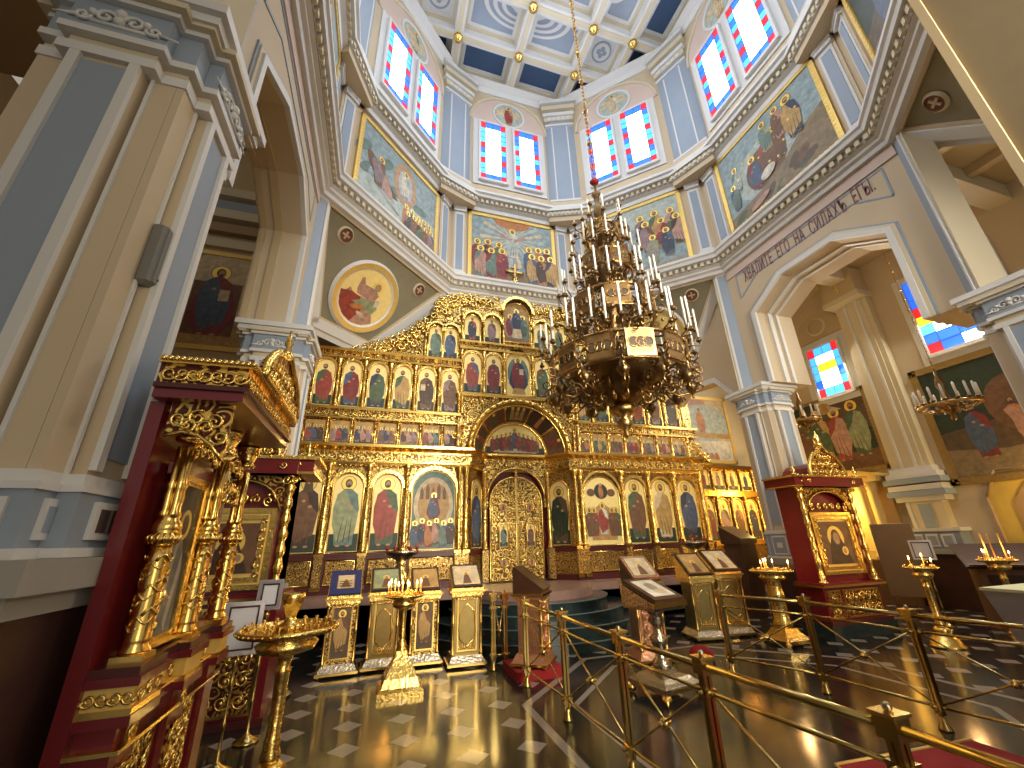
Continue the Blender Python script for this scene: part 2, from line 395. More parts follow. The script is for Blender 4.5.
# ---- drum pilasters (corners of window zone) and paired flat pilasters flanking the paintings
kp = 0
for i in range(8):
    c = OC[i]; d = (Vector((CX, CY)) - c).normalized(); a = math.atan2(d.y, d.x)
    M0 = Matrix.Translation((c.x, c.y, 0)) @ Matrix.Rotation(a, 4, 'Z')
    mb = MB(M0)
    mb.poly([(-.1, -.56), (.22, -.56), (.32, -.34), (.32, .34), (.22, .56), (-.1, .56)], 12.42, 16.75, blue, 'z')
    mb.box(.30, .335, -.30, -.26, 12.7, 16.2, white); mb.box(.30, .335, .26, .30, 12.7, 16.2, white)
    for z, e in ((12.42, .05), (12.58, .03), (16.25, .03)): mb.box(-.1, .34 + e, -.5 - e, .5 + e, z, z + .08, white)
    for k, (z, e) in enumerate(((16.5, .02), (16.72, .07), (17.0, .12), (17.3, .17))):
        mb.box(-.1, .36 + e, -.52 - e, .52 + e, z, z + (.16 if k % 2 else .2), cream if k % 2 == 0 else white)
    mb.box(-.1, .34, -.5, .5, 16.6, 17.62, blue)
    for k in range(-2, 3): mb.box(.36, .40, k * .17 - .06, k * .17 + .06, 16.52, 16.66, white)
    o = mb.build('drum_pilaster'); struct(o); o.name = 'trim_%d' % (6 + i)
for i in range(8):
    h = flen(i) / 2; M0 = face_matrix(i)
    mb = MB(M0)
    for sx in (-1, 1):
        x = sx * (h - .30)
        mb.box(x - .15, x + .15, -.06, .01, 9.0, 11.55, white); mb.box(x - .10, x + .10, -.075, 0, 9.25, 11.3, blue)
        mb.box(x - .19, x + .19, -.12, 0, 11.42, 11.5, white); mb.box(x - .21, x + .21, -.14, 0, 11.5, 11.6, white)
        mb.box(x - .19, x + .19, -.12, 0, 9.0, 9.14, white)
        mb.box(x - .21 , x + .21, -.04, 0, 9.0, 11.58, beige)
    # window surround + lunette niche
    mb.box(-1.42, 1.42, -.03, 0, 12.35, 12.75, beige)
    mb.box(-1.32, 1.32, -.06, 0, 12.78, 15.82, white)
    P = [(-1.42, 15.84), (1.42, 15.84)] + [(1.42 * math.cos(t * PI / 12), 15.84 + 1.35 * math.sin(t * PI / 12)) for t in range(13)]
    mb.poly(P, -.02, 0, pinkb, 'y')
    mb.tube([(1.45 * math.cos(t * PI / 14), -.03, 15.86 + 1.38 * math.sin(t * PI / 14)) for t in range(15)], .05, cream, 6)
    o = mb.build('x'); struct(o); o.name = 'trim_%d' % (14 + i)
    if i in (0, 1, 2, 3, 7):
        mb = MB(M0); mb.lathe([(.62, 0), (.62, .03), (.56, .05), (.54, .02), (.0, .02)], white, (0, 0, 0), 28)
        mb.v = [tuple(M0 @ Vector((x, -z - .02, y + 16.42))) for x, y, z in [tuple(M0.inverted() @ Vector(v)) for v in mb.v]]
        ar = Art(mb, 'y', -.045)
        ar.ell(0, 16.42, .54, .54, 0, 'skyl', 24)
        ar.p([(-.5, 16.3), (-.1, 16.4), (-.15, 16.7), (-.4, 16.65)], 1, 'cream'); ar.p([(.5, 16.3), (.1, 16.4), (.15, 16.7), (.4, 16.65)], 1, 'cream')
        ar.fig(0, 15.93, .95, ['teal', 'pink', 'white', 'ochre', 'teal', 'red', 'red', 'brown'][i], 'red' if i == 1 else 'cream', 2)
        tag(mb.build('angel_roundel'), {0: 'round fresco of an angel above the leftmost visible pair of stained windows', 1: 'round fresco of a rose-robed angel above the middle left pair of windows', 2: 'round fresco of a pale angel above the window pair behind the chain', 3: 'round fresco above the upper right pair of stained windows', 7: 'round fresco high above the far left edge of the drum'}[i], 'fresco')

# ---- stained-glass windows
def window(M0, u0, u1, z0, z1, name, nx=4, nz=11, style=0):
    fr = MB(M0)
    fr.box(u0 - .07, u0, -.09, 0, z0 - .07, z1 + .07, white); fr.box(u1, u1 + .07, -.09, 0, z0 - .07, z1 + .07, white)
    fr.box(u0, u1, -.09, 0, z1, z1 + .07, white); fr.box(u0, u1, -.10, 0, z0 - .09, z0, white)
    f = struct(fr.build(name))
    g = MB(M0); W = u1 - u0; H = z1 - z0; bw = W * .2
    rs = random.Random(name)
    us = [u0, u0 + bw] + [u0 + bw + (W - 2 * bw) * k / 2 for k in (1, 2)] + [u1]
    nzz = nz; vs = [z0 + H * k / nzz for k in range(nzz + 1)]
    for r in range(nzz):
        for c in range(4):
            edge = c in (0, 3); tb = r in (0, nzz - 1)
            if edge and r in ((0, nzz - 1) if style else (0, 3, 6, nzz - 1)): m = gr
            elif edge: m = gb if rs.random() < .5 else gc
            elif tb: m = gb if style == 0 else gc
            else: m = gw
            if style == 1 and m is gw and (r == nzz // 2 or rs.random() < .12): m = gy
            if style == 2:
                m = [gb, gc, gb, gb, gw, gb, gc][rs.randrange(7)] if not edge or r % 4 else gr
                if r == nzz // 2: m = gr
                if r == nzz // 2 - 1 or (edge and c == 3 and r < 3): m = gy
            a, b, c0, c1 = us[c] + .002, us[c + 1] - .002, vs[r] + .002, vs[r + 1] - .002
            g.flat([(a, c0), (b, c0), (b, c1), (a, c1)], -.045, m)
    g.box(u0, u1, -.04, -.03, z0, z1, leadm)
    for v in vs: g.box(u0, u1, -.055, -.042, v - .004, v + .004, leadm)
    for u in us: g.box(u - .004, u + .004, -.055, -.042, z0, z1, leadm)
    g.build('stained_panes', f); return f
wn = 0
for i in (0, 1, 2, 3, 7, 4, 6):
    for s in (-1, 1):
        wn += 1; a, b = sorted((s * .17, s * 1.07))
        window(face_matrix(i) @ Matrix.Translation((0, -.07, 0)), a, b, 12.98, 15.62, 'window_%d' % wn)

# ---- wall paintings in the drum
def crowd(ar, u0, u1, v, h, n, lay, rs, rows=2):
    for r in range(rows):
        for k in range(n):
            u = u0 + (u1 - u0) * (k + .5 + .3 * (r % 2)) / n
            ar.fig(u, v + (rows - 1 - r) * h * .24, h * (.95 + .1 * rs.random()), rs.choice(ROBES), rs.choice(ROBES), lay + r * 4, True, lean=.02 * (rs.random() - .5), turn=rs.choice((-1, 1)))
def painting(M0, w, h, kind, name, label, seed=1, fr=.11, frm=None, cut=None):
    root = thing(name, label, 'painting', M0.to_translation(), M0.to_euler().z)
    f = MB(); frm = frm or goldl
    f.box(-w / 2, w / 2, -.04, 0, -h / 2, h / 2, frm)
    for x0, x1, z0, z1 in ((-w/2, w/2, h/2 - fr, h/2), (-w/2, w/2, -h/2, -h/2 + fr), (-w/2, -w/2 + fr, -h/2, h/2), (w/2 - fr, w/2, -h/2, h/2)):
        f.box(x0, x1, -.07, -.03, z0, z1, frm)
    n = int(h / .11)
    for sx in (-1, 1):
        for k in range(n): f.box(sx * (w/2 - fr * .75) - .03, sx * (w/2 - fr * .75) + .03, -.078, -.07, -h/2 + (k + .3) * h / n, -h/2 + (k + .62) * h / n, frm)
    n = int(w / .11)
    for sz in (-1, 1):
        for k in range(n): f.box(-w/2 + (k + .3) * w / n, -w/2 + (k + .62) * w / n, -.078, -.07, sz * (h/2 - fr * .75) - .03, sz * (h/2 - fr * .75) + .03, frm)
    f.build('frame', root)
    c = MB(); ar = Art(c, 'y', -.042); W, H = w / 2 - fr, h / 2 - fr; rs = random.Random(seed)
    R = lambda u0, v0, u1, v1, lay, col: ar.p([(u0, v0), (u1, v0), (u1, v1), (u0, v1)], lay, col)
    if kind == 'ascension':
        R(-W, -H, W, H, 0, 'sky')
        for k in range(22):
            a = 2 * PI * k / 22; ar.p([(0, .45), (W * .8 * math.cos(a), max(-H, min(H, .45 + W * .8 * math.sin(a)))), (W * .8 * math.cos(a + .13), max(-H, min(H, .45 + W * .8 * math.sin(a + .13))))], 1, 'cream' if k % 2 else 'skyl')
        P = [(.62 * math.cos(t * PI / 10), H - .42 + .0 - .30 * math.sin(t * PI / 10) + .38) for t in range(11)]
        ar.p([(-.62, H)] + [(x, z) for x, z in reversed(P)] + [(.62, H)], 2, 'orange')
        ar.p([(-W, -H), (W, -H), (W, -H + .5), (.3, -H + .32), (-.4, -H + .42), (-W, -H + .6)], 2, 'earth')
        ar.fig(0, -.28, 1.15, 'white', 'skyl', 3)
        for sx in (-1, 1):
            ar.p([(sx * .05, .45), (sx * .42, .62), (sx * .42, .55), (sx * .05, .33)], 4, 'pink')
        crowd(ar, -W + .02, -.30, -H + .02, 1.15, 3, 4, rs, 2); crowd(ar, .38, W - .02, -H + .02, 1.15, 3, 4, rs, 2)
    elif kind == 'transfig':
        R(-W, -H, W, H, 0, 'sky'); R(-W, -H, W, -H * .1, 1, 'skyl')
        for k in range(9): ar.ell(-W + rs.random() * 2 * W, -.2 + rs.random() * .9, .3, .14, 1 + k % 2, rs.choice(['skyl', 'sky', 'teal', 'grey']), 10, rot=rs.random())
        ar.ell(.12, .35, .42, .68, 3, 'ochre', 22); ar.ell(.12, .35, .34, .58, 4, 'pink', 22); ar.ell(.12, .35, .26, .48, 5, 'skyl', 22)
        ar.fig(.12, -.1, .92, 'sky', 'white', 6)
        for k in range(5): ar.ell(-.9 + .16 * k, .05 - .12 * k, .42, .17, 3 + k % 3, ['brown', 'mauve', 'pink', 'earth', 'umber'][k], 12, rot=-.9)
        ar.fig(-.78, -.45, .95, 'brown', 'mauve', 6, turn=1, lean=.05)
        ar.p([(-W * .55, -.5), (.9, -.2), (.95, -.7), (W * .2, -H * .75)], 3, 'skyl')
        crowd(ar, .1, 1.25, -H + .02, .75, 5, 7, rs, 2)
    elif kind == 'nativity':
        R(-W, -H, W, H, 0, 'sky'); ar.ell(-.05, -.15, 1.0, .8, 1, 'skyl', 26)
        ar.ell(-.15, -.18, .55, .6, 2, 'brown', 20)
        ar.p([(-W, -H), (W, -H), (W, .05), (.8, -.15), (.3, -.5), (-.4, -.72), (-W, -.85)], 3, 'earth')
        for k in range(10): ar.ell(-W + .2 + rs.random() * (2 * W - .4), -H + .12 + rs.random() * .4, .22, .1, 4, rs.choice(['umber', 'ochre', 'earth', 'brown', 'green']), 9, rot=rs.random())
        for u, v, hh, a, b in ((-.45, -.62, .78, 'crimson', 'blue'), (-.02, -.42, .85, 'red', 'brown'), (.28, -.38, .8, 'umber', 'brown'), (-.95, -.25, .62, 'teal', 'skyl'), (.05, .1, .7, 'lgreen', 'teal'), (.42, .12, .72, 'pink', 'brown'), (.72, -.2, .95, 'dkblue', 'ochre'), (-1.1, -.7, .6, 'blue', 'teal')):
            ar.fig(u, v, hh * 1.3, a, b, 5, turn=rs.choice((-1, 1)))
        ar.ell(-.12, -.42, .22, .14, 9, 'white', 12, rot=.4); ar.ell(-.5, -.98, .3, .09, 9, 'pink', 12, rot=.3)
        for k in range(9): ar.ell(-.9 + .22 * k, .1 + .4 * math.sin(k), .03, .03, 4, 'halo', 6)
    elif kind == 'pentecost':
        R(-W, -H, W, H, 0, 'sky'); R(-W, H * .35, W, H, 1, 'skyl'); ar.ell(-.62, .50, .52, .52, 2, 'brown', 24); ar.ell(-.62, .50, .44, .44, 3, 'ochre', 24)
        ar.p([(-.95, .66), (-.66, .42), (-.3, .66), (-.62, .54)], 4, 'white'); ar.ell(-.62, .5, .08, .12, 5, 'cream')
        R(-1.0, -H, -.25, -.0, 3, 'crimson')
        ar.fig(-.65, -.95, 1.25, 'crimson', 'red', 4, seat=True)
        crowd(ar, .0, W - .02, -.6, 1.15, 3, 4, rs, 2); ar.fig(.45, -1.02, 1.0, 'lgreen', 'grey', 13, lean=.05); ar.fig(.9, -.9, 1.0, 'blue', 'dkblue', 13)
        R(-W, -H, W, -H + .12, 18, 'grey')
    elif kind == 'dark_group':
        R(-W, -H, W, H, 0, 'dkgreen'); ar.p([(-W, H * .2), (-W * .2, H), (W, H), (W, 0)], 1, 'umber')
        ar.p([(-W, -H), (W, -H), (W, -H * .55), (-W, -H * .6)], 1, 'brown')
        for k, (a, b) in enumerate((('green', 'brown'), ('ochre', 'green'), ('red', 'pink'), ('green', 'lgreen'))):
            ar.fig(-W * .72 + k * W * .46, -H * .75 + .06 * (k % 2), H * 1.5, a, b, 3, turn=1 if k < 2 else -1)
        ar.ell(0, H * .78, .2, .18, 3, 'ochre'); ar.p([(-.5, H * .66), (-.1, H * .85), (-.15, H * .6)], 3, 'cream'); ar.p([(.5, H * .66), (.1, H * .85), (.15, H * .6)], 3, 'cream')
    elif kind == 'dark_scene':
        R(-W, -H, W, H, 0, 'umber'); ar.p([(-W, H), (W * .1, H), (W * .5, 0), (-W, -H * .2)], 1, 'dkgreen')
        ar.ell(W * .25, H * .1, W * .5, H * .55, 2, 'brown', 20, rot=.5); ar.p([(-W, -H), (W, -H), (W, -H * .45), (-W * .2, -H * .6), (-W, -H * .5)], 2, 'earth')
        ar.fig(-W * .45, -H * .72, H * 1.0, 'crimson', 'blue', 4, halo=False); ar.fig(W * .15, -H * .65, H * .9, 'orange', 'pink', 4, lean=-.1, halo=False)
        ar.fig(W * .6, -H * .6, H * .95, 'pink', 'orange', 4, lean=-.15, halo=False)
    elif kind == 'enthroned':
        R(-W, -H, W, H, 0, 'ochre'); R(-W, -H * .1, W, H, 1, 'skyl'); R(-W, H * .55, W, H, 2, 'sky')
        ar.ell(-.1, .35, 1.15, 1.1, 2, 'cream', 24)
        ar.p([(-W, -H), (W, -H), (W, -H * .5), (-W, -H * .5)], 3, 'ochre')
        R(-.75, -1.05, .35, .5, 3, 'brown')
        ar.fig(-.2, -1.05, 2.1, 'crimson', 'blue', 4, seat=True, book=True)
        ar.fig(.95, -.9, 1.25, 'brown', 'green', 4, seat=True); ar.fig(-1.2, -.9, 1.2, 'teal', 'brown', 4)
        ar.p([(.75, 1.0), (1.3, .8), (1.2, .72), (1.0, .8)], 4, 'dkbrown')
    elif kind == 'pale':
        R(-W, -H, W, H, 0, 'cream'); ar.ell(-.3, .5, 1.2, .9, 1, 'pink', 20); ar.ell(.5, .2, 1.1, .7, 2, 'skyl', 20)
        ar.fig(-.45, -.3, 1.35, 'lgreen', 'teal', 3); ar.fig(.4, -.2, 1.0, 'ochre', 'orange', 3, halo=False)
        ar.p([(-1.4, -.9), (-.1, -.15), (1.6, -.15), (1.6, -.32), (-.05, -.32), (-1.3, -1.05)], 7, 'ochre')
        ar.p([(-1.1, -1.05), (-.1, -.42), (1.6, -.42), (1.6, -1.1), (-1.1, -1.1)], 7, 'white')
        for k in range(8): ar.ell(-.6 + k * .2, -1.0, .1, .16, 8, rs.choice(['pink', 'cream', 'orange']))
    c.build('canvas', root)
    return root
painting(face_matrix(1, 10.27), 2.9, 2.55, 'ascension', 'fresco_painting', 'gold-framed fresco of a white-robed figure rising between two crowds, above the golden screen', 3)
painting(face_matrix(0, 10.2), 2.95, 2.5, 'transfig', 'fresco_painting', 'gold-framed pale blue fresco of a figure in an oval glory on the left drum wall', 4)
painting(face_matrix(2, 10.27), 2.95, 2.6, 'pentecost', 'fresco_painting', 'gold-framed fresco of haloed saints facing a seated red figure, behind the chandelier', 5)
painting(face_matrix(3, 10.35), 2.95, 2.55, 'nativity', 'fresco_painting', 'large gold-framed fresco of robed figures on a hillside, above the lettered arch', 6)
painting(face_matrix(4, 10.3), 2.9, 2.5, 'dark_scene', 'fresco_painting', 'gold-framed fresco cut off by the top right corner of the view', 8)
painting(face_matrix(7, 10.3), 2.9, 2.5, 'transfig', 'fresco_painting', 'gold-framed bluish fresco seen edge-on at the far left of the drum', 9)

# ---- coffered ceiling
cl = MB(); ZC = 17.66
cl.box(CX - 5.3, CX + 5.3, CY - 5.3, CY + 5.3, ZC + .42, ZC + .6, white)
lines = [-5.04, -3.65, -2.15, 0, 2.15, 3.65, 5.04]
for k, a in enumerate(lines):
    w = .15
    cl.box(CX + a - w, CX + a + w, CY - 5.2, CY + 5.2, ZC, ZC + .45, white)
    cl.box(CX + a - w * .45, CX + a + w * .45, CY - 5.2, CY + 5.2, ZC - .03, ZC + .02, cream)
    cl.box(CX - 5.2, CX + 5.2, CY + a - w, CY + a + w, ZC + .002, ZC + .45, white)
    cl.box(CX - 5.2, CX + 5.2, CY + a - w * .45, CY + a + w * .45, ZC - .028, ZC + .02, cream)
ceil = struct(cl.build('ceiling'))
pn = MB()
for i in range(6):
    for j in range(6):
        x0, x1 = CX + lines[i] + .15, CX + lines[i + 1] - .15; y0, y1 = CY + lines[j] + .15, CY + lines[j + 1] - .15
        zz = ZC + .38; ei, ej = i in (0, 5), j in (0, 5)
        # stepped border
        for e, zb, m in ((.0, .30, cream), (.10, .34, white)):
            for (a, b, c, d) in ((x0 + e, x1 - e, y0 + e, y0 + e + .1), (x0 + e, x1 - e, y1 - e - .1, y1 - e), (x0 + e, x0 + e + .1, y0 + e + .1, y1 - e - .1), (x1 - e - .1, x1 - e, y0 + e + .1, y1 - e - .1)):
                pn.box(a, b, c, d, ZC + zb, ZC + .42, m)
        cx, cy = (x0 + x1) / 2, (y0 + y1) / 2
        if ei or ej: pn.box(x0 + .2, x1 - .2, y0 + .2, y1 - .2, zz, ZC + .42, slate)
        elif i in (1, 4) and j in (1, 4):
            pn.box(x0 + .2, x1 - .2, y0 + .2, y1 - .2, zz, ZC + .42, white)
            CP = lambda r, q=20: [(cx + r * math.cos(2 * PI * t / q), cy + r * math.sin(2 * PI * t / q)) for t in range(q)]
            pn.poly(CP(.36), zz - .012, zz, blue, 'z'); pn.poly(CP(.29), zz - .02, zz - .012, white, 'z')
            for a in range(4): pn.poly([(cx + .11 * math.cos(a * PI / 2) + .085 * math.cos(t), cy + .11 * math.sin(a * PI / 2) + .085 * math.sin(t)) for t in (0, .8, 1.6, 2.4, 3.2, 4, 4.8, 5.5)], zz - .03 - a * .002, zz - .02, blue, 'z')
        else:
            pn.box(x0 + .2, x1 - .2, y0 + .2, y1 - .2, zz, ZC + .42, blue)
            sx, sy = (1 if i < 3 else -1), (1 if j < 3 else -1)
            ox, oy = (x1 - .2, y1 - .2); ox = x1 - .2 if sx > 0 else x0 + .2; oy = y1 - .2 if sy > 0 else y0 + .2
            wx, wy = x1 - x0 - .4, y1 - y0 - .4
            for q, (ra, rb) in enumerate(((.30, .40), (.50, .60), (.70, .80))):
                for s_ in range(10):
                    ta, tb = PI / 2 * s_ / 10, PI / 2 * (s_ + 1) / 10
                    pts = [(ox - sx * wx * r * math.cos(t), oy - sy * wy * r * math.sin(t)) for r, t in ((ra, ta), (rb, ta), (rb, tb), (ra, tb))]
                    pn.flat(pts, zz - .012, white, 'z')
            pn.flat([(ox, oy), (ox - sx * wx * .2, oy), (ox, oy - sy * wy * .2)], zz - .012, white, 'z')
pn.build('coffer_panels', ceil)
bs = None
for a in lines[1:-1]:
    for b in lines[1:-1]:
        if abs(a) > 3 and abs(b) > 3: continue
        if bs is None:
            bs = MB().lathe([(.001, -.20), (.06, -.19), (.08, -.14), (.13, -.12), (.15, -.07), (.10, -.03), (.14, .0)], goldp, n=16, wob=.08).build('ceiling_boss')
            bs.location = (CX + a, CY + b, ZC - .03); tag(bs, 'round gilt boss where two white ceiling beams cross', 'boss', 'gilt bosses on the coffered ceiling')
        else:
            c = bs.copy(); COL.objects.link(c); c.location = (CX + a, CY + b, ZC - .03)

# ---- pendentives: tilted trapezoid panels
def quad_frame(T0, T1, B0, B1, name, med, lab, small=(1, 1)):
    """olive panel with white border; T = top corners, B = bottom corners (left, right seen from inside)"""
    T0, T1, B0, B1 = map(Vector, (T0, T1, B0, B1))
    U = (T1 - T0).normalized(); mid = (T0 + T1) / 2; V = (mid - (B0 + B1) / 2).normalized(); Nn = U.cross(V).normalized()  # towards the outside?
    if Nn.dot(Vector((CX, CY, 5)) - mid) > 0: Nn = -Nn
    M0 = Matrix.Identity(4)
    M0.col[0] = (*U, 0); M0.col[1] = (*Nn, 0); M0.col[2] = (*V, 0); M0.col[3] = (*mid, 1)
    h = (T1 - T0).length / 2; hb = (B1 - B0).length / 2; d = -(mid - (B0 + B1) / 2).length
    mb = MB(M0)
    mb.poly([(-h, 0), (h, 0), (hb, d), (-hb, d)], .0, .18, olive)
    for a, b in (((h, 0), (hb, d)), ((-h, 0), (-hb, d)), ((hb, d), (-hb, d))):
        a = Vector(a); b = Vector(b); t = (b - a).normalized(); n = Vector((-t.y, t.x))
        if n.dot(-(a + b) / 2 + Vector((0, d / 2))) < 0: n = -n
        for o0, o1, dd, m in ((-.06, .16, -.09, white), (.16, .21, -.05, beige), (-.22, -.06, -.04, white)):
            p = [a + n * o0, b + n * o0, b + n * o1, a + n * o1]
            mb.poly([(x.x, x.y) for x in p], dd, .16, m)
    mb.poly([(-h * .97, 0), (h * .97, 0), (h * .93, -.13), (-h * .93, -.13)], -.06, .1, beige)
    struct(mb.build(name))
    return M0, d
def disk(mb, u, v, r0, r1, d, m, n=28, d1=None):
    d1 = d if d1 is None else d1
    for i in range(n):
        a, b = 2 * PI * i / n, 2 * PI * (i + 1) / n
        mb.add([(u + r0 * math.cos(a), d, v + r0 * math.sin(a)), (u + r1 * math.cos(a), d1, v + r1 * math.sin(a)), (u + r1 * math.cos(b), d1, v + r1 * math.sin(b)), (u + r0 * math.cos(b), d, v + r0 * math.sin(b))], [(0, 1, 2, 3)], m)
PD = [((-1.69, 7.1, 8.4), (1.33, 10.1, 8.4), (-1.87, 9.07, 6.45), (-.65, 10.29, 6.45), 'northeast', 'left'),
      ((5.37, 10.1, 8.4), (8.39, 7.1, 8.4), (7.35, 10.29, 6.45), (8.57, 9.07, 6.45), 'southeast', 'right'),
      ((8.39, 3.05, 8.4), (5.37, .05, 8.4), (8.57, 1.08, 6.45), (7.35, -.14, 6.45), 'southwest', 'far right')]
tn = 22
for k, (T0, T1, B0, B1, nm, side) in enumerate(PD):
    M0, d = quad_frame(T0, T1, B0, B1, 'wall_pendentive_' + nm, True, '')
    root = thing('fresco_medallion', ['large round gold-rimmed fresco of a seated evangelist on golden ground, left of the golden screen', 'large round gold-rimmed fresco on the olive panel behind the chandelier candles', 'round gold-rimmed fresco on the olive panel at the upper right'][k], 'fresco')
    root.matrix_world = M0
    v = d * .55; R_ = .86
    f = MB(); disk(f, 0, v, R_ + .06, R_, -.02, white, 40, -.09); disk(f, 0, v, R_, R_ - .12, -.09, goldl, 40, -.07); disk(f, 0, v, R_ - .12, R_ - .16, -.07, white, 40, -.04)
    f.build('rim', root)
    c = MB(); ar = Art(c, 'y', -.035); r = R_ - .15
    ar.ell(0, v, r, r, 0, 'gold', 32)
    rr = lambda a, q=.97: (r * q * math.cos(a), v + r * q * math.sin(a))
    ar.p([rr(3.5), rr(3.9), rr(4.3), rr(4.7), rr(5.1), rr(5.5), (.25, v - .12), (-.1, v - .02), (-.35, v - .05), (-.5, v + .05)], 1, 'pink')
    ar.p([rr(3.3), rr(3.8), rr(4.2), rr(4.6), (.05, v - .32), (-.15, v - .05), (-.4, v - .02)], 2, 'red')
    ar.p([(-.3, v - .22), (.35, v - .30), (.42, v - .1), (.2, v + .1), (0, v)], 3, 'lgreen')
    ar.p([(-.28, v + .0), (.22, v - .02), (.28, v + .2), (.12, v + .30), (-.2, v + .28), (-.3, v + .42), (-.36, v + .38), (-.34, v + .1)], 4, 'pink')
    ar.ell(.14, v + .36, .15, .15, 3, 'halo', 16); ar.ell(.14, v + .36, .085, .1, 5, 'grey', 12); ar.ell(.13, v + .36, .055, .07, 6, 'skin', 10); ar.ell(.13, v + .29, .05, .05, 7, 'grey', 8)
    ar.p([(.28, v - .1), (.4, v - .05), (.36, v + .12), (.26, v + .08)], 5, 'white'); ar.ell(-.1, v - .28, .2, .07, 5, 'orange', 10, rot=.3); ar.ell(.1, v - .42, .16, .05, 6, 'cream', 10, rot=-.2)
    c.build('canvas', root)
    for s, w_ in ((-1, 1.35), (1, 1.35)):
        mb = MB(M0 @ Matrix.Translation((s * 1.22, 0, -.42)))
        disk(mb, 0, 0, .19, .15, -.02, cream, 24, -.06); disk(mb, 0, 0, .15, .001, -.03, mat('paint_maroon', (.16, .05, .03), .6), 24)
        mb.box(-.09, .09, -.05, -.03, -.02, .02, tanw); mb.box(-.02, .02, -.05, -.03, -.09, .09, tanw)
        o = mb.build('cross_roundel'); tag(o, 'small cream-rimmed roundel with a cross, %s of the %s medallion' % ('left' if s < 0 else 'right', side), 'roundel')

# ---- arches north / south / west: polygonal openings
def arch_wall(name, M0, lx0, lx1, o0, o1, zb, depth, zt=8.36):
    """wall in local xz plane, opening with chamfered head; M0 maps local; y 0..depth goes outward"""
    ch = .84
    mb = MB(M0)
    op = [(o1, zb), (o1, 6.76), (o1 - ch, 7.25), (o0 + ch, 7.25), (o0, 6.76), (o0, zb)]
    mb.poly([(lx0, zb), (lx0, zt), (lx1, zt), (lx1, zb)] + op, .0, depth, pinkb if False else beige)
    # inner stepped soffit mouldings
    def off(e, zz): return [(o1 + e, zb), (o1 + e, 6.76 + e * .42), (o1 - ch + e * .42, 7.25 + e), (o0 + ch - e * .42, 7.25 + e), (o0 - e, 6.76 + e * .42), (o0 - e, zb)]
    for e0, e1, y0, y1, m in ((.002, .10, -.07, -.001, white), (.10, .16, -.04, -.001, cream), (.16, .20, -.02, -.001, blue), (-.03, -.001, .30, .42, white if 'south' in name else tanw), (-.03, -.001, .55, .63, white if 'south' in name else tanw)):
        a = off(e0, 0); b = off(e1, 0)
        for k in range(5):
            mb.poly([a[k], a[k + 1], b[k + 1], b[k]], y0, y1, m)
    mb.poly([(lx0 + .02, 8.05), (lx0 + .02, 8.3), (lx1 - .02, 8.3), (lx1 - .02, 8.05)], -.03, 0, pinkb)
    P = [(lx0 + .3, 8.0), (lx1 - .3, 8.0), (lx1 - .3, 7.35), (lx1 - .9, 7.72), (lx0 + .9, 7.72), (lx0 + .3, 7.35)]
    for k in range(len(P)):
        a = Vector(P[k]); b = Vector(P[(k + 1) % len(P)]); t = (b - a).normalized() * .018; n = Vector((-t.y, t.x))
        mb.poly([tuple(a + n), tuple(b + n), tuple(b - n), tuple(a - n)], -.012, 0, blue)
    return struct(mb.build(name))
MS = face_matrix(3); MN = face_matrix(7); MW = face_matrix(5)
ws = arch_wall('wall_arch_south', MS, -2.03, 2.03, -1.43, 1.43, 4.95, 1.1)
arch_wall('wall_arch_north', MN, -2.03, 2.03, -1.43, 1.43, 4.95, .66)
arch_wall('wall_arch_west', MW, -2.03, 2.03, -1.43, 1.43, 4.95, 1.1)
# lettering on the south arch
cu = bpy.data.curves.new('lettering', 'FONT'); cu.body = 'ХВАЛИТЕ  ЕГО  НА  СИЛАХЪ  ЕГЫ.'; cu.size = .36; cu.extrude = .004; cu.align_x = 'CENTER'; cu.space_character = 1.1
to = bpy.data.objects.new('tmp', cu); COL.objects.link(to); bpy.context.view_layer.update()
me = bpy.data.meshes.new_from_object(to.evaluated_get(bpy.context.evaluated_depsgraph_get())); bpy.data.objects.remove(to)
xs = [v.co.x for v in me.vertices]; sc = 3.05 / (max(xs) - min(xs))
for v in me.vertices: v.co.x *= sc; v.co.y *= 1.3
me.materials.clear(); me.materials.append(mat('lettering_maroon', (.20, .09, .12), .7))
lo = bpy.data.objects.new('lettering', me); COL.objects.link(lo); lo.parent = ws
lo.matrix_world = MS @ Matrix.Translation((.02, -.012, 7.40 + .28)) @ Matrix.Rotation(PI / 2, 4, 'X')
lo['label'] = 'maroon Slavonic lettering along the arch'

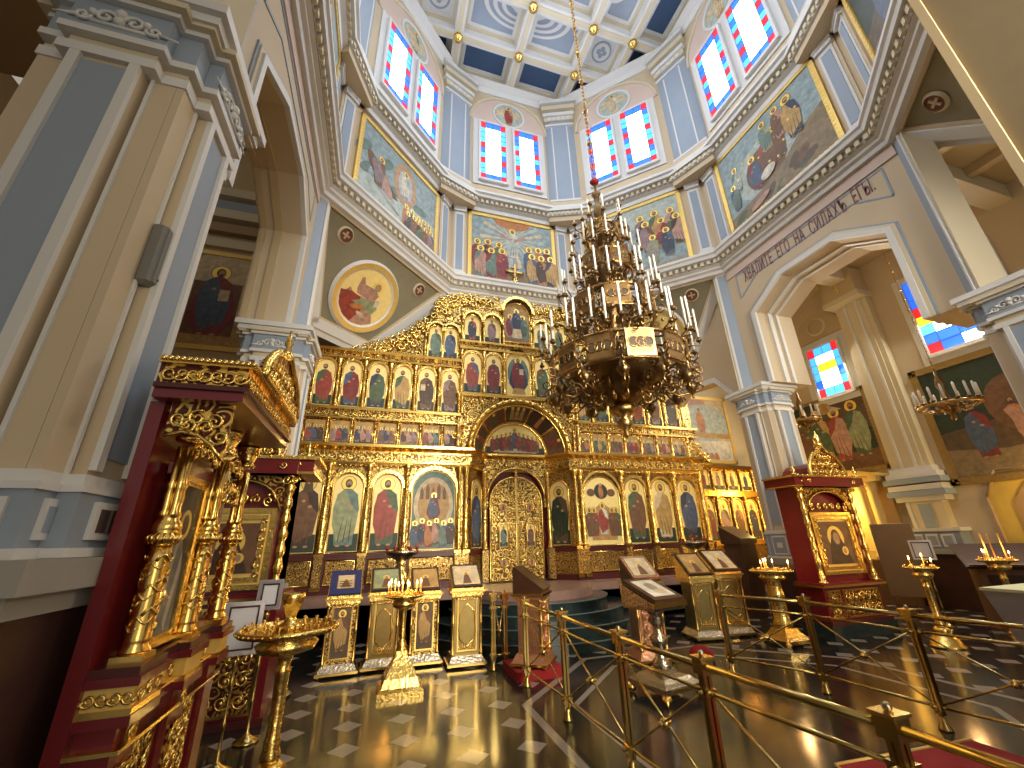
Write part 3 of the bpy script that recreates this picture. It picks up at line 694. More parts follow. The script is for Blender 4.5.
# ---- piers
def pier(name, label, cx, cy, zb_top, zb_bot, cap_t=4.97, cap_b=4.32, up=True, H=.35, plinth=marbler, cell=None):
    root = thing(name, label, 'pillar', (cx, cy, 0), 0)
    s = MB(); h = H
    s.box(-h, h, -h, h, zb_bot, 5.0, cream)
    for ang in range(4):
        s.M = Matrix.Rotation(ang * PI / 2, 4, 'Z')
        s.box(-h * .52, h * .52, -h - .10, -h, zb_top, cap_b + .1, beige)           # broad pilaster
        s.box(-h * .52, -h * .36, -h - .13, -h - .10, zb_top + .05, cap_b, white); s.box(h * .36, h * .52, -h - .13, -h - .10, zb_top + .05, cap_b, white)
        s.box(-h - .04, -h * .66, -h - .04, -h, zb_top, cap_b + .1, beige); s.box(h * .66, h - .002, -h - .04, -h, zb_top, cap_b + .1, beige)
        s.box(-h * .66, -h * .60, -h - .055, -h, zb_top, cap_b, white); s.box(h * .60, h * .66, -h - .055, -h, zb_top, cap_b, white)
    s.M = Matrix()
    s.build('shaft', root)
    p = MB()
    for ang in range(4):
        p.M = Matrix.Rotation(ang * PI / 2, 4, 'Z'); p.box(-h * .36, h * .36, -h - .108, -h - .10, zb_top + .12, cap_b - .03, blue)
    p.build('blue_panel', root)
    c = MB()
    def plus(z0, z1, e, m):
        c.box(-h - .04 - e, h + .04 + e, -h - .04 - e, h + .04 + e, z0, z1, m)
        for a in range(4):
            c.M = Matrix.Rotation(a * PI / 2, 4, 'Z'); c.box(-h * .72 - e, h * .72 + e, -h - .12 - e, -h - .04 - e, z0 + .0015, z1 - .0015, m)
        c.M = Matrix()
    H1 = cap_t - cap_b
    plus(cap_b, cap_b + .07 * H1 / .65, .01, white); plus(cap_b + .07, cap_b + .14, -.015, cream); plus(cap_b + .14, cap_b + .19, .03, white)
    plus(cap_b + .19, cap_b + .43, .015, blue); plus(cap_b + .43, cap_b + .47, .05, white); plus(cap_b + .47, cap_b + .52, .09, cream)
    c.box(-h - .15, h + .15, -h - .15, h + .15, cap_b + .50, cap_t - .06, white); c.box(-h - .19, h + .19, -h - .19, h + .19, cap_t - .08, cap_t, white)
    cap = c.build('capital', root)
    for a in range(4):
        o = MB(Matrix.Rotation(a * PI / 2, 4, 'Z') @ Matrix.Translation((0, -h - .145, cap_b + .24)))
        rs = random.Random(3)
        for sx in (-1, 1):
            o.scroll((sx * .07, .06), .055, white, .014, 1.3, 0 if sx < 0 else PI, -sx, d=0)
            o.scroll((sx * .17, .035), .04, white, .012, 1.3, 0 if sx < 0 else PI, sx, d=0); o.tube([(sx * .2, 0, .02), (sx * .3, 0, .005)], .012, white, 5, r1=.004)
        o.ball((0, 0, .10), .035, white, 8); o.ball((0, 0, .04), .03, white, 8); o.ball((-.13, 0, .07), .025, white, 6); o.ball((.13, 0, .07), .025, white, 6)
        o.tube([(-.2, .01, .012), (.2, .01, .012)], .014, white, 5); o.build('relief_ornament', cap)
    b = MB(); bh = zb_top - zb_bot
    def pb(z0, z1, e, m):
        b.box(-h - .04 - e, h + .04 + e, -h - .04 - e, h + .04 + e, z0, z1, m)
        for a in range(4):
            b.M = Matrix.Rotation(a * PI / 2, 4, 'Z'); b.box(-h * .72 - e, h * .72 + e, -h - .12 - e, -h - .04 - e, z0 + .0015, z1 - .0015, m)
        b.M = Matrix()
    pb(zb_bot, zb_top - .04, .04, blue); pb(zb_top - .06, zb_top - .03, .055, white); pb(zb_top - .03, zb_top + .02, .03, white)
    pb(zb_bot, zb_bot + .04, .06, white)
    for a in range(4):
        b.M = Matrix.Rotation(a * PI / 2, 4, 'Z'); z0, z1 = zb_bot + .07, zb_top - .09; y = -h - .16
        for x0, x1, m2 in ((-h * .5, h * .5, dbrown if cell and a == 1 else blue),):
            b.box(x0, x1, y - .02, y, z0, z1, white); b.box(x0 + .03, x1 - .03, y - .024, y, z0 + .03, z1 - .03, m2)
            zc = (z0 + z1) / 2; b.lathe([(.05, -.01), (.001, .01)], white if not cell else dbrown, (0, 0, 0), 4) if False else None
            b.box(-.06, .06, y - .035, y, zc - .05, zc + .05, white if not cell else dbrown)
        for sx in (-1, 1):
            x = sx * (h - .035); b.box(x - .05, x + .05, -h - .095, -h, z0, z1, white); b.box(x - .03, x + .03, -h - .1, -h, z0 + .03, z1 - .03, blue)
    b.M = Matrix(); b.build('base', root)
    q = MB(); q.box(-h - .22, h + .22, -h - .22, h + .22, zb_bot - .12, zb_bot, greyst); q.box(-h - .17, h + .17, -h - .17, h + .17, zb_bot - .2, zb_bot - .1, greyst)
    q.box(-h - .15, h + .15, -h - .15, h + .15, 0, zb_bot - .2, plinth); q.box(-h - .2, h + .2, -h - .2, h + .2, 0, .15, plinth)
    q.build('plinth', root)
    return root
pier('pier', 'large cream and blue pier filling the left foreground, grey box fixed to it', -1.70, 2.53, 2.0, 1.68, cell=True, H=.31)
pier('pier', 'pier with a pale capital left of the golden screen, behind the small red shrine', -1.79, 6.92, 1.75, 1.2)
pier('pier', 'pale blue and cream pier right of the golden screen, beside the red shrine', 8.61, 7.15, 1.75, 1.22)
pier('pier', 'pier with a wide capital cut off by the right edge of the view', 8.61, 2.62, 1.75, 1.22)
# blue strips running from capital to cornice
for k, (x, y, a) in enumerate(((8.36, 7.2, -PI / 4), (8.36, 2.98, -3 * PI / 4), (-1.66, 7.2, PI / 4), (-1.66, 2.98, 3 * PI / 4))):
    mb = MB(Matrix.Translation((x, y, 0)) @ Matrix.Rotation(a, 4, 'Z'))
    mb.box(-.22, .22, -.02, .3, 4.95, 8.36, cream); mb.box(-.12, .12, -.04, 0, 5.0, 8.3, blue); mb.box(-.17, -.12, -.055, 0, 5.0, 8.35, white); mb.box(.12, .17, -.055, 0, 5.0, 8.35, white)
    struct(mb.build('trim_%d' % (30 + k)))
# grey wall speaker / heater on left pier
mb = MB(Matrix.Translation((-1.33, 2.37, 3.05))); mb.bbox(-.03, .055, -.055, .055, -.02, .38, greyp, .02); mb.box(.055, .06, -.04, .04, .0, .35, greyp)
mb.ball((.055, 0, .03), .012, black, 6)
tag(mb.build('wall_speaker'), 'slim grey rounded box mounted high on the left foreground pier', 'speaker')

# ---- side walls of the corner bays next to the south-east pier: chamfered inner arch
mb = MB()
mb.poly([(7.6, 4.95), (7.6, 8.0), (9.0, 6.5), (11.3, 6.5), (11.3, 3.6), (10.9, 3.6), (10.6, 5.1), (9.6, 5.75), (8.3, 5.6), (7.75, 4.95)], 8.50, 8.85, beige, 'x')
a = [(10.9, 3.6), (10.6, 5.1), (9.6, 5.75), (8.3, 5.6), (7.75, 4.95)]
for k in range(4):
    mb.poly([a[k], a[k + 1], (a[k + 1][0], a[k + 1][1] + .14), (a[k][0], a[k][1] + .14)], 8.44, 8.5, white, 'x')
struct(mb.build('wall_bay_southeast'))
mb = MB()
mb.poly([(7.6, 4.95), (7.6, 8.0), (9.0, 6.5), (11.3, 6.5), (11.3, 0), (10.9, 0), (10.6, 5.1), (9.6, 5.75), (8.3, 5.6), (7.75, 4.95)], -2.15, -1.80, beige, 'x')
struct(mb.build('wall_bay_northeast'))
# wall behind the golden screen
mb = MB(); mb.box(-2.2, 8.9, 10.75, 10.95, 0, 8.4, beige)
mb.poly([(1.33, 8.4), (-.65, 6.45), (-2.2, 6.3), (-2.2, 8.4)], 10.3, 10.42, brownw, 'y'); mb.poly([(5.37, 8.4), (7.35, 6.45), (8.9, 6.3), (8.9, 8.4)], 10.3, 10.42, brownw, 'y')
mb.box(1.3, 5.4, 10.05, 10.3, 8.1, 8.4, beige)
struct(mb.build('wall_apse'))

# ================================================================ SOUTH AISLE
XO = 13.0
mb = MB(); mb.box(XO, XO + .4, -4, 11.6, 0, 9.3, beige)
mb.box(XO - .02, XO, 7.8, 11.4, .9, 2.9, mat('plaster_lit_yellow', (.66, .50, .22), .7))  # warm lamplight on the wall and altar is put into this plaster colour
struct(mb.build('wall_aisle_south'))
mb = MB(); mb.box(8.4, XO + .4, -4, 11.6, 9.0, 9.3, tanw)
for y in (6.9, 3.6): mb.box(8.9, XO, y - .2, y + .2, 8.6, 9.0, cream); 
for x in (10.2, 11.6): mb.box(x - .1, x + .1, -4, 11.4, 8.8, 9.0, tanw)
struct(mb.build('ceiling_aisle_south'))
mb = MB(); mb.box(8.4, XO + .4, 11.4, 11.6, 0, 9.3, cream); struct(mb.build('wall_aisle_east'))
# aisle windows with blind lunette above
MX = lambda y, z=0: Matrix.Translation((XO, y, z)) @ Matrix.Rotation(-PI / 2, 4, 'Z')
mb = MB(MX(8.22)); mb.box(-.78, .78, -.05, 0, 5.35, 7.45, white); P = [(-.8, 7.5), (.8, 7.5)] + [(.8 * math.cos(t * PI / 12), 7.5 + .85 * math.sin(t * PI / 12)) for t in range(13)]
mb.poly(P, -.03, 0, tanw); disk(mb, 0, 7.9, .3, .24, -.04, cream, 24, -.07)
mb.M = MX(5.0); mb.box(-1.0, 1.0, -.05, 0, 5.55, 8.05, white)
struct(mb.build('trim_36'))
window(MX(8.22) @ Matrix.Translation((0, -.05, 0)), -.47, .47, 5.6, 7.2, 'window_20', nz=6, style=1)
window(MX(5.0) @ Matrix.Translation((0, -.05, 0)), -.78, .58, 5.8, 7.85, 'window_21', nz=8, style=2)
# aisle pilaster with cross block
r_ = thing('pilaster', 'tall tan and blue pilaster between the two aisle windows, cross block on top', 'pillar', (XO, 7.0, 0), -PI / 2)
mb = MB(); mb.box(-.42, .42, -.22, 0, 3.1, 8.2, cream); mb.box(-.12, .12, -.24, -.2, 3.2, 8.0, blue); mb.box(-.18, -.12, -.27, -.2, 3.15, 8.1, white); mb.box(.12, .18, -.27, -.2, 3.15, 8.1, white)
mb.box(-.30, .30, -.25, -.2, 3.1, 8.2, cream); mb.build('shaft', r_)
mb = MB(); mb.box(-.45, .45, -.55, 0, 8.15, 8.95, tanw); mb.box(-.5, .5, -.6, 0, 8.0, 8.15, cream); mb.build('cross_block', r_)
mb = MB(); mb.box(-.02, .02, -.57, -.55, 8.3, 8.85, goldl); mb.box(-.12, .12, -.57, -.55, 8.6, 8.64, goldl); mb.box(-.07, .07, -.57, -.55, 8.72, 8.75, goldl); mb.tube([(-.09, -.56, 8.46), (.09, -.56, 8.38)], .015, goldl, 4); mb.build('cross', r_)
mb = MB()
for z, e, m in ((3.05, .02, white), (2.92, .10, white), (2.78, .16, blue), (2.62, .12, white), (2.48, .16, blue), (2.36, .06, white)): mb.box(-.45 - e, .45 + e, -.26 - e, 0, z, z + .13, m)
mb.build('capital', r_)
mb = MB(); mb.box(-.38, .38, -.24, 0, 1.7, 2.36, cream); mb.box(-.12, .12, -.26, -.2, 1.75, 2.3, blue); mb.box(-.35, -.28, -.25, 0, 1.7, 2.36, white)
mb.box(-.55, .55, -.36, 0, 1.25, 1.7, blue); mb.box(-.6, .6, -.4, 0, 1.66, 1.74, white); mb.box(-.6, .6, -.4, 0, 1.16, 1.25, greyst)
for x in (-.3, 0, .3): mb.box(x - .12, x + .12, -.38, -.3, 1.32, 1.6, white); mb.box(x - .08, x + .08, -.39, -.3, 1.36, 1.56, blue)
mb.box(-.5, .5, -.32, 0, 0, 1.16, marbler); mb.build('base', r_)
painting(MX(8.75, 4.45), 2.5, 2.35, 'dark_group', 'wall_painting', 'dark wall painting of four haloed standing figures under the left aisle window', 11, .1, mat('frame_dull_gold', (.34, .22, .07), .45, .5, noise=.3, nscale=15))
painting(MX(4.95, 4.1), 2.9, 2.9, 'dark_scene', 'wall_painting', 'dark wall painting behind the hanging ring of white candles, far right', 12, .16, MAT['frame_dull_gold'])
painting(Matrix.Translation((10.15, 11.38, 5.2)), 3.3, 2.4, 'pale', 'wall_painting', 'pale pastel mural with a green-robed angel right of the golden screen', 13, .12)
# pediment niche and chamfered lit opening
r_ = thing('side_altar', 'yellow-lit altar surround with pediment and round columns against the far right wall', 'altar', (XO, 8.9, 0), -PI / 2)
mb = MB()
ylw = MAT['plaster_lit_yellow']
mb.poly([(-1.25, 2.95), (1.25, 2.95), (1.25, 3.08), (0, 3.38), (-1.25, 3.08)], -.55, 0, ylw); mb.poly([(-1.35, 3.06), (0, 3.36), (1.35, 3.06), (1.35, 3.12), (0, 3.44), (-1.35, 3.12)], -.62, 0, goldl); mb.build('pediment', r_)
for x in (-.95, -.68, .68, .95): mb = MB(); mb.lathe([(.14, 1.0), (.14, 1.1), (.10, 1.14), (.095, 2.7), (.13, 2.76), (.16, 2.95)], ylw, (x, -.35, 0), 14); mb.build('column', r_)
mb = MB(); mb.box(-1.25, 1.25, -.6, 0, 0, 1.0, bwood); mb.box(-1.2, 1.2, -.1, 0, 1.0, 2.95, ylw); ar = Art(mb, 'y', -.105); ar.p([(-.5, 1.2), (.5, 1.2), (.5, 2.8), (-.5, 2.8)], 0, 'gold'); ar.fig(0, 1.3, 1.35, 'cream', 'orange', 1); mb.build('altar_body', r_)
mb = MB(); P = [(2.6, 0), (2.6, 2.3), (2.95, 2.95), (4.6, 2.95), (5.2, 2.4), (5.2, 0)]
mb = MB(MX(0)); mb.poly([(-5.9, 0), (-5.9, 2.35), (-5.6, 2.9), (-4.2, 2.9), (-3.8, 2.35), (-3.8, 0)], -.03, 0, mat('passage_lit_yellow', (.62, .44, .10), .7))  # yellow lamplight in the passage is painted as its colour
mb.poly([(-5.5, 0), (-5.5, 2.2), (-5.2, 2.6), (-4.0, 2.6), (-3.8, 2.3), (-3.8, 0)], -.06, -.031, brownw)
for a, b in (((-5.9, 0), (-5.9, 2.35)), ((-5.9, 2.35), (-5.6, 2.9)), ((-5.6, 2.9), (-4.2, 2.9))):
    mb.tube([(a[0], -.03, a[1]), (b[0], -.03, b[1])], .03, brownw, 6)
struct(mb.build('door_1'))
mb = MB(); mb.bbox(-.36, .36, -.02, .02, 0, 1.5, mat('plain_board_brown', (.24, .15, .07), .6), .008); mb.box(-.03, .03, .02, .35, 0, .04, bwood)
o = mb.build('folding_screen', None, (11.15, 6.9, .35), -.9); 
tag(o, 'plain brown board standing behind the candle stand, right of the red shrine', 'screen')
for x in (-.33, .33): mb2 = MB(); mb2.box(x - .02, x + .02, -.25, .25, -.35, -.30, bwood); mb2.box(x - .02, x + .02, -.02, .02, -.32, .02, bwood); mb2.build('foot', o)
# ================================================================ NORTH AISLE
mb = MB(); mb.box(-7, -6.6, -4, 12, 0, 9.3, tanw); mb.box(-7, -1.8, 11.0, 11.3, 0, 13, tanw)
for z, d, m in ((9.35, .12, cream), (9.8, .2, brownw), (10.2, .3, cream), (10.6, .16, blue), (11.0, .25, cream)): mb.box(-7, -1.8, 11.0 - d, 11.0, z, z + .28, m)
disk(mb, -4.1, 12.0, .28, .20, 10.98, goldl, 24, 10.92); disk(mb, -4.1, 12.0, .2, .001, 10.97, brownw, 20)
struct(mb.build('wall_aisle_north'))
mb = MB(); mb.box(-7, -2.7, -4, 11.3, 13, 13.2, brownw); mb.box(-7, -2.85, -4, 6.4, 8.8, 9.0, brownw); struct(mb.build('ceiling_aisle_north'))
painting(Matrix.Translation((-4.35, 10.98, 7.75)), 3.4, 2.9, 'enthroned', 'wall_painting', 'mural of a seated robed figure holding an open book, glimpsed between the left piers', 14, .12)
mb = MB(); mb.poly([(1.33, 8.36), (-1.69, 8.36), (-1.69, 8.3)], 10.3, 10.31, beige)

exec_iconostasis = True

r_ = thing('pier', 'plain tan pier edge filling the top right corner of the view', 'pillar', (4.95, .6, 0)); mb = MB()
mb.box(-.52, .5, -.6, .46, 0, 8.2, mat('plaster_tan_shaded', (.22, .165, .085), .75, noise=.06)); mb.build('shaft', r_)  # tan plaster darkened to carry the shade on this pier
mb = MB(); mb.box(-.55, -.50, .42, .48, 0, 8.2, tanw); mb.box(.2, .54, .42, .50, 0, 8.2, cream); mb.build('corner_strip', r_)
mb = MB(); mb.box(-.6, .58, -.68, .55, 0, 1.2, marbler); mb.build('plinth', r_)
# ================================================================ ICONOSTASIS  (local frame: x from the centre axis, y=0 at the main front plane, z up)
IX, IY = 3.37, 10.0
ico = thing('iconostasis', 'towering carved golden icon screen with four tiers of icons and closed royal doors', 'icon screen', (IX, IY, 0))
def part(mb, name, parent=None): return mb.build(name, parent or ico)
PX = lambda u0, u1, z0, z1: [(u0, z0), (u1, z0), (u1, z1), (u0, z1)]
# carcass: back boards
mb = MB()
mb.poly([(-5.6, .8), (-1.38, .8), (-1.38, 3.45), (-5.6, 3.45)], .02, .16, goldf); part(mb, 'lower_panelling'); mb = MB(); mb.poly([(1.38, .8), (5.6, .8), (5.6, 3.45), (1.38, 3.45)], .02, .16, goldf)
part(mb, 'lower_panelling')
mb = MB()
mb.poly(PX(-5.42, -1.62, 3.8, 6.2), .04, .16, goldc); mb.poly(PX(1.62, 5.6, 3.8, 6.2), .04, .16, goldc)
# centre bay with semicircular cut
n = 16; arc = [(1.36 * math.cos(PI * k / n), 3.85 + 1.36 * math.sin(PI * k / n)) for k in range(n + 1)]
mb.poly([(-1.64, 3.8), (-1.64, 8.2), (1.64, 8.2), (1.64, 3.8)] + [(x, max(3.8, z)) for x, z in arc], .02, .14, goldc)
mb.poly(PX(-2.62, -1.6, 6.1, 7.4), .0, .14, goldc); mb.poly(PX(1.6, 2.62, 6.1, 7.4), .0, .14, goldc)
part(mb, 'upper_panelling')
# dark red plinth, lower panels
for s in (-1, 1):
    mb = MB(); a, b = (-5.6, -1.36) if s < 0 else (1.36, 5.6)
    mb.box(a, b, -.07, .02, .77, .90, dred); mb.box(a, b, -.06, .02, 1.42, 1.53, dred); mb.box(a, b, -.09, .02, 1.50, 1.54, dred); mb.box(a, b, -.02, .02, .9, 1.42, dred); part(mb, 'plinth')
ICN = {-1: [(-5.16, -4.62), (-4.38, -3.77), (-3.54, -2.94), (-2.69, -1.68)], 1: [(1.70, 2.71), (2.94, 3.54), (3.77, 4.38), (4.62, 5.22)]}
COLX = {-1: [-5.28, -4.50, -3.66, -2.82, -1.60, -1.44], 1: [1.44, 1.60, 2.82, 3.66, 4.50, 5.38]}
def icon(u0, u1, z0, z1, arts, y=-.01, gr_='dkgreen', arched=True, rim=True, flatn=1., bg='gold', name='icon', parent=None, M=None):
    mb = MB(M); ar = Art(mb, 'y', y - .004, -.0025)
    pts = arch_pts(u0, u1, z0, z1, 12, flatn) if arched else PX(u0, u1, z0, z1)
    mb.poly(pts, y, y + .03, pm(bg)); h = z1 - z0; w = u1 - u0
    if gr_: ar.p([(u0 + .01, z0 + .01), (u1 - .01, z0 + .01), (u1 - .01, z0 + h * .22), (u0 + .01, z0 + h * .22)], 1, gr_)
    arts(ar, (u0 + u1) / 2, z0, w, h)
    o = part(mb, name, parent)
    if rim:
        f = MB(M); P3 = [(p[0], y - .01, p[1]) for p in (arch_pts(u0 - .02, u1 + .02, z0 - .02, z1 + .02, 12, flatn) if arched else PX(u0 - .015, u1 + .015, z0 - .015, z1 + .015))]
        f.tube(P3, .028 if arched else .02, goldp, 5, closed=True); f.build('icon_frame', o)
    return o
def hood(mb, u0, u1, zc, r0, dep, m1, m2, n=12, th=.07):
    """projecting arched hood over an icon"""
    c = (u0 + u1) / 2; w = (u1 - u0) / 2
    for k in range(n):
        a, b = PI * k / n, PI * (k + 1) / n
        q = [(c + (w + e) * math.cos(t), zc + (r0 + e) * math.sin(t)) for e, t in ((0, a), (th, a), (th, b), (0, b))]
        mb.poly(q, -dep, .02, m1); mb.add([(q[0][0], -dep - .002, q[0][1]), (q[0][0], .0, q[0][1]), (q[3][0], .0, q[3][1]), (q[3][0], -dep - .002, q[3][1])], [(0, 1, 2, 3)], m2)
def column(x, z0, z1, r, y=-.09, m=gold, twist=True, parent=None, name='column'):
    H = z1 - z0; mb = MB()
    mb.lathe([(r * 1.5, 0), (r * 1.5, .03 * H), (r * 1.1, .04 * H), (r * 1.25, .08 * H), (r * .8, .10 * H), (r * 1.05, .2 * H), (r * 1.15, .34 * H), (r * .8, .37 * H), (r * 1.3, .39 * H), (r * .8, .41 * H),
              (r * .95, .44 * H), (r * .8, .62 * H)], m, (x, y, z0), 10)
    if twist:
        for q in range(3): mb.tube([(x + r * .55 * math.cos(t * .8 + q * 2.1), y + r * .55 * math.sin(t * .8 + q * 2.1), z0 + H * (.60 + .27 * t / 16)) for t in range(17)], r * .42, m, 5)
    else: mb.lathe([(r * .8, .6 * H), (r * .75, .87 * H)], m, (x, y, z0), 10)
    mb.lathe([(r * .9, .86 * H), (r * 1.3, .875 * H), (r * .9, .89 * H), (r * 1.0, .91 * H), (r * 1.6, .97 * H), (r * 1.7, H)], m, (x, y, z0), 10)
    return part(mb, name, parent)
rs = random.Random(5)
low = {(-1, 0): ('dkbrown', 'brown', 'black_hood'), (-1, 1): ('teal', 'lgreen', ''), (-1, 2): ('green', 'red', ''), (1, 1): ('green', 'brown', ''), (1, 2): ('cream', 'ochre', ''), (1, 3): ('dkblue', 'blue', '')}
for s in (-1, 1):
    for k, (u0, u1) in enumerate(ICN[s]):
        big = (u1 - u0) > .9
        if big:
            def arts(ar, u, v, w, h, s=s):
                W = w / 2
                if s < 0:
                    ar.p(arch_pts(u - W + .02, u + W - .02, v + .02, v + h - .02, 12), 1, 'teal'); ar.ell(u, v + h * .55, W * .9, h * .36, 2, 'cream', 22); ar.ell(u, v + h * .55, W * .72, h * .29, 3, 'ochre', 20)
                    for q in range(5): ar.p([(u - .32 + q * .13, v + h * .62), (u - .24 + q * .13, v + h * .62), (u - .24 + q * .13, v + h * (.72 + .05 * (q % 2))), (u - .28 + q * .13, v + h * (.78 + .05 * (q % 2))), (u - .32 + q * .13, v + h * (.72 + .05 * (q % 2)))], 4, 'red' if q == 2 else 'brown')
                    ar.fig(u, v + h * .36, .62, 'crimson', 'blue', 5, seat=True)
                    for q in range(6): ar.fig(u - W * .8 + q * W * .32, v + .04 + .05 * (q % 2), .58, ROBES[q], ROBES[q + 4], 9, True)
                else:
                    ar.ell(u, v + h * .78, .2, .2, 2, 'dkgreen', 16); ar.fig(u, v + h * .66, .42, 'red', 'orange', 3)
                    for q in (-1, 1): ar.ell(u + q * .3, v + h * .76, .12, .1, 3, 'brown')
                    ar.p([(u - .36, v + h * .45), (u, v + h * .62), (u + .36, v + h * .45), (u + .36, v + .1), (u - .36, v + .1)], 2, 'ochre')
                    ar.fig(u, v + .22, .8, 'white', 'red', 4)
                    for q in (-3, -2, 2, 3): ar.fig(u + q * .13, v + .18, .72, 'red' if abs(q) == 2 else 'green', 'brown', 8)
            icon(u0, u1, 1.56, 3.32 if s < 0 else 3.24, arts, gr_=None)
        else:
            a, b, t = low.get((s, k), ('brown', 'red', ''))
            def arts(ar, u, v, w, h, a=a, b=b, t=t, s=s):
                ar.fig(u, v + .1, h * .9, a, b, 3, turn=-s, lean=.0, halo=True)
                if t: ar.p([(u - .1, v + h * .75), (u + .1, v + h * .75), (u + .07, v + h * .93), (u, v + h * .985), (u - .07, v + h * .93)], 8, 'umber'); ar.ell(u, v + h * .89, .035, .055, 9, 'skin')
            icon(u0, u1, 1.57, 3.2, arts)
        hb = MB(); hood(hb, u0 - .02, u1 + .02, (3.32 if big else 3.2) - (u1 - u0) / 2, (u1 - u0) / 2 + .03, .075, gold, dred); part(hb, 'arch_hood')
        pb = MB(); pb.box(u0 + .02, u1 - .02, -.035, -.015, .95, 1.40, goldf); pb.tube([(u0 + .02, -.04, .95), (u1 - .02, -.04, .95), (u1 - .02, -.04, 1.40), (u0 + .02, -.04, 1.40)], .018, goldp, 4, closed=True); part(pb, 'relief_panel')
    for x in COLX[s]:
        column(x, 1.54, 3.42, .058 if abs(x) > 1.7 else .05)
        pb = MB(); pb.box(x - .08, x + .08, -.12, -.01, .92, 1.5, goldf); pb.box(x - .10, x + .10, -.13, -.01, .84, .92, goldp); pb.box(x - .10, x + .10, -.13, -.01, 1.48, 1.54, goldp); part(pb, 'pedestal')
# lower entablature following the plan: side - splay - door bay - splay - side
def run(prof, m, pts, name):
    """sweep (outward, z) profile along plan polyline pts (outward = -y side)"""
    mb = MB(); P = [Vector(p) for p in pts]; K = len(P); N = []
    for k in range(K):
        d1 = (P[k] - P[k - 1]).normalized() if k else (P[1] - P[0]).normalized()
        d2 = (P[k + 1] - P[k]).normalized() if k < K - 1 else d1
        n1 = Vector((d1.y, -d1.x)); n2 = Vector((d2.y, -d2.x)); nn = (n1 + n2).normalized(); N.append(nn / max(.5, nn.dot(n1)))
    v = []; f = []; n = len(prof)
    for k in range(K):
        for o, z in prof: q = P[k] + N[k] * o; v.append((q.x, q.y, z))
    for k in range(K - 1):
        for i in range(n): j = (i + 1) % n; f.append((k*n+i, k*n+j, k*n+n+j, k*n+n+i))
    f.append(tuple(range(n))); f.append(tuple(range((K-1)*n, K*n))[::-1]); mb.add(v, f, m); return mb
PL = [(-5.62, 0), (-1.36, 0), (-.90, .55), (.90, .55), (1.36, 0), (5.62, 0)]
m_ = run([(-.05, 3.40), (.06, 3.40), (.08, 3.47), (.08, 3.72), (.12, 3.75), (.22, 3.80), (.22, 3.86), (-.05, 3.90)], goldp, PL, 'c')
part(m_, 'lower_cornice')
m_ = run([(.075, 3.485), (.10, 3.49), (.10, 3.70), (.075, 3.71)], goldc, PL, 'c')
# raised running scrolls on the frieze
for s in (-1, 1):
    k = 0; x = 1.5
    while x < 5.5:
        m_.scroll((s * x, 3.595), .085, gold, .016, 1.3, 0 if k % 2 else PI, 1 if k % 2 else -1, 'y', -.105, 12); x += .2; k += 1
part(m_, 'frieze')
# teeth under the arches
mb = MB()
for s in (-1, 1):
    k = 0; x = 1.45
    while x < 5.5: mb.ball((s * x, -.07, 3.38), .028, gold, 6); x += .11
part(mb, 'bead_row')['kind'] = 'stuff'
# tier of small feast icons
T2 = [-5.15 + k * .525 for k in range(7)]
for s in (-1, 1):
    for k, x in enumerate(T2):
        u0, u1 = sorted((s * x, s * (x + .41)))
        def arts(ar, u, v, w, h):
            ar.p([(u - w / 2 + .01, v + .01), (u + w / 2 - .01, v + .01), (u + w / 2 - .01, v + h * .5), (u - w / 2 + .01, v + h * .4)], 1, rs.choice(['brown', 'umber', 'dkgreen', 'earth']))
            ar.p([(u - w / 2 + .01, v + h * .5), (u - w * .1, v + h * .9), (u - w * .15, v + h * .4)], 2, rs.choice(['brown', 'teal', 'cream']))
            for q in range(3): ar.fig(u - w * .3 + q * w * .3, v + h * .08, h * .72, rs.choice(ROBES), rs.choice(ROBES), 3 + q, True)
        icon(u0, u1, 3.90, 4.42, arts, arched=False, gr_=None, bg='ochre')
    for k in range(8):
        x = s * (-5.21 + k * .525 if k else -5.24); column(x, 3.88, 4.47, .035, -.05, goldp, False)
for a, b, nm in ((-5.45, -1.62, 'l'), (1.62, 5.62, 'r')):
    mb = MB(); mb.box(a, b, -.10, .04, 4.47, 4.50, goldp); mb.box(a, b, -.07, .04, 4.50, 4.68, goldc); mb.box(a, b, -.15, .04, 4.68, 4.74, goldp)
    for k in range(int((b - a) / .2)): mb.scroll((a + .12 + k * .2, 4.59), .075, gold, .013, 1.2, 0 if k % 2 else PI, 1 if k % 2 else -1, 'y', -.08, 10)
    part(mb, 'middle_cornice')
    mb = MB(); mb.box(a, b, -.08, .04, 6.02, 6.06, goldp); mb.box(a, b, -.05, .04, 6.06, 6.18, goldc); mb.box(a, b, -.16, .04, 6.17, 6.24, goldp); part(mb, 'upper_cornice')
# tier of apostles
T3 = [-5.11, -4.50, -3.90, -3.30, -2.70, -2.10]
ap = [('brown', 'dkbrown'), ('mauve', 'brown'), ('green', 'red'), ('blue', 'crimson'), ('dkblue', 'green'), ('green', 'ochre')]
for s in (-1, 1):
    for k, x in enumerate(T3):
        u0, u1 = sorted((s * x, s * (x + .42))); a, b = ap[k] if s < 0 else ap[(k + 2) % 6]
        icon(u0, u1, 4.79, 5.94, lambda ar, u, v, w, h, a=a, b=b, s=s, k=k: ar.fig(u, v + .04, h * .9, a, b, 3, turn=-s, lean=-s * .012, halo=False, book=k == 4))
        hb = MB(); hood(hb, u0, u1, 5.73, .23, .05, gold, dred, th=.05); part(hb, 'arch_hood')
    for k in range(7):
        x = s * (-5.2 + k * .605 if k else -5.22); column(x, 4.76, 5.98, .042, -.06, goldp, True)
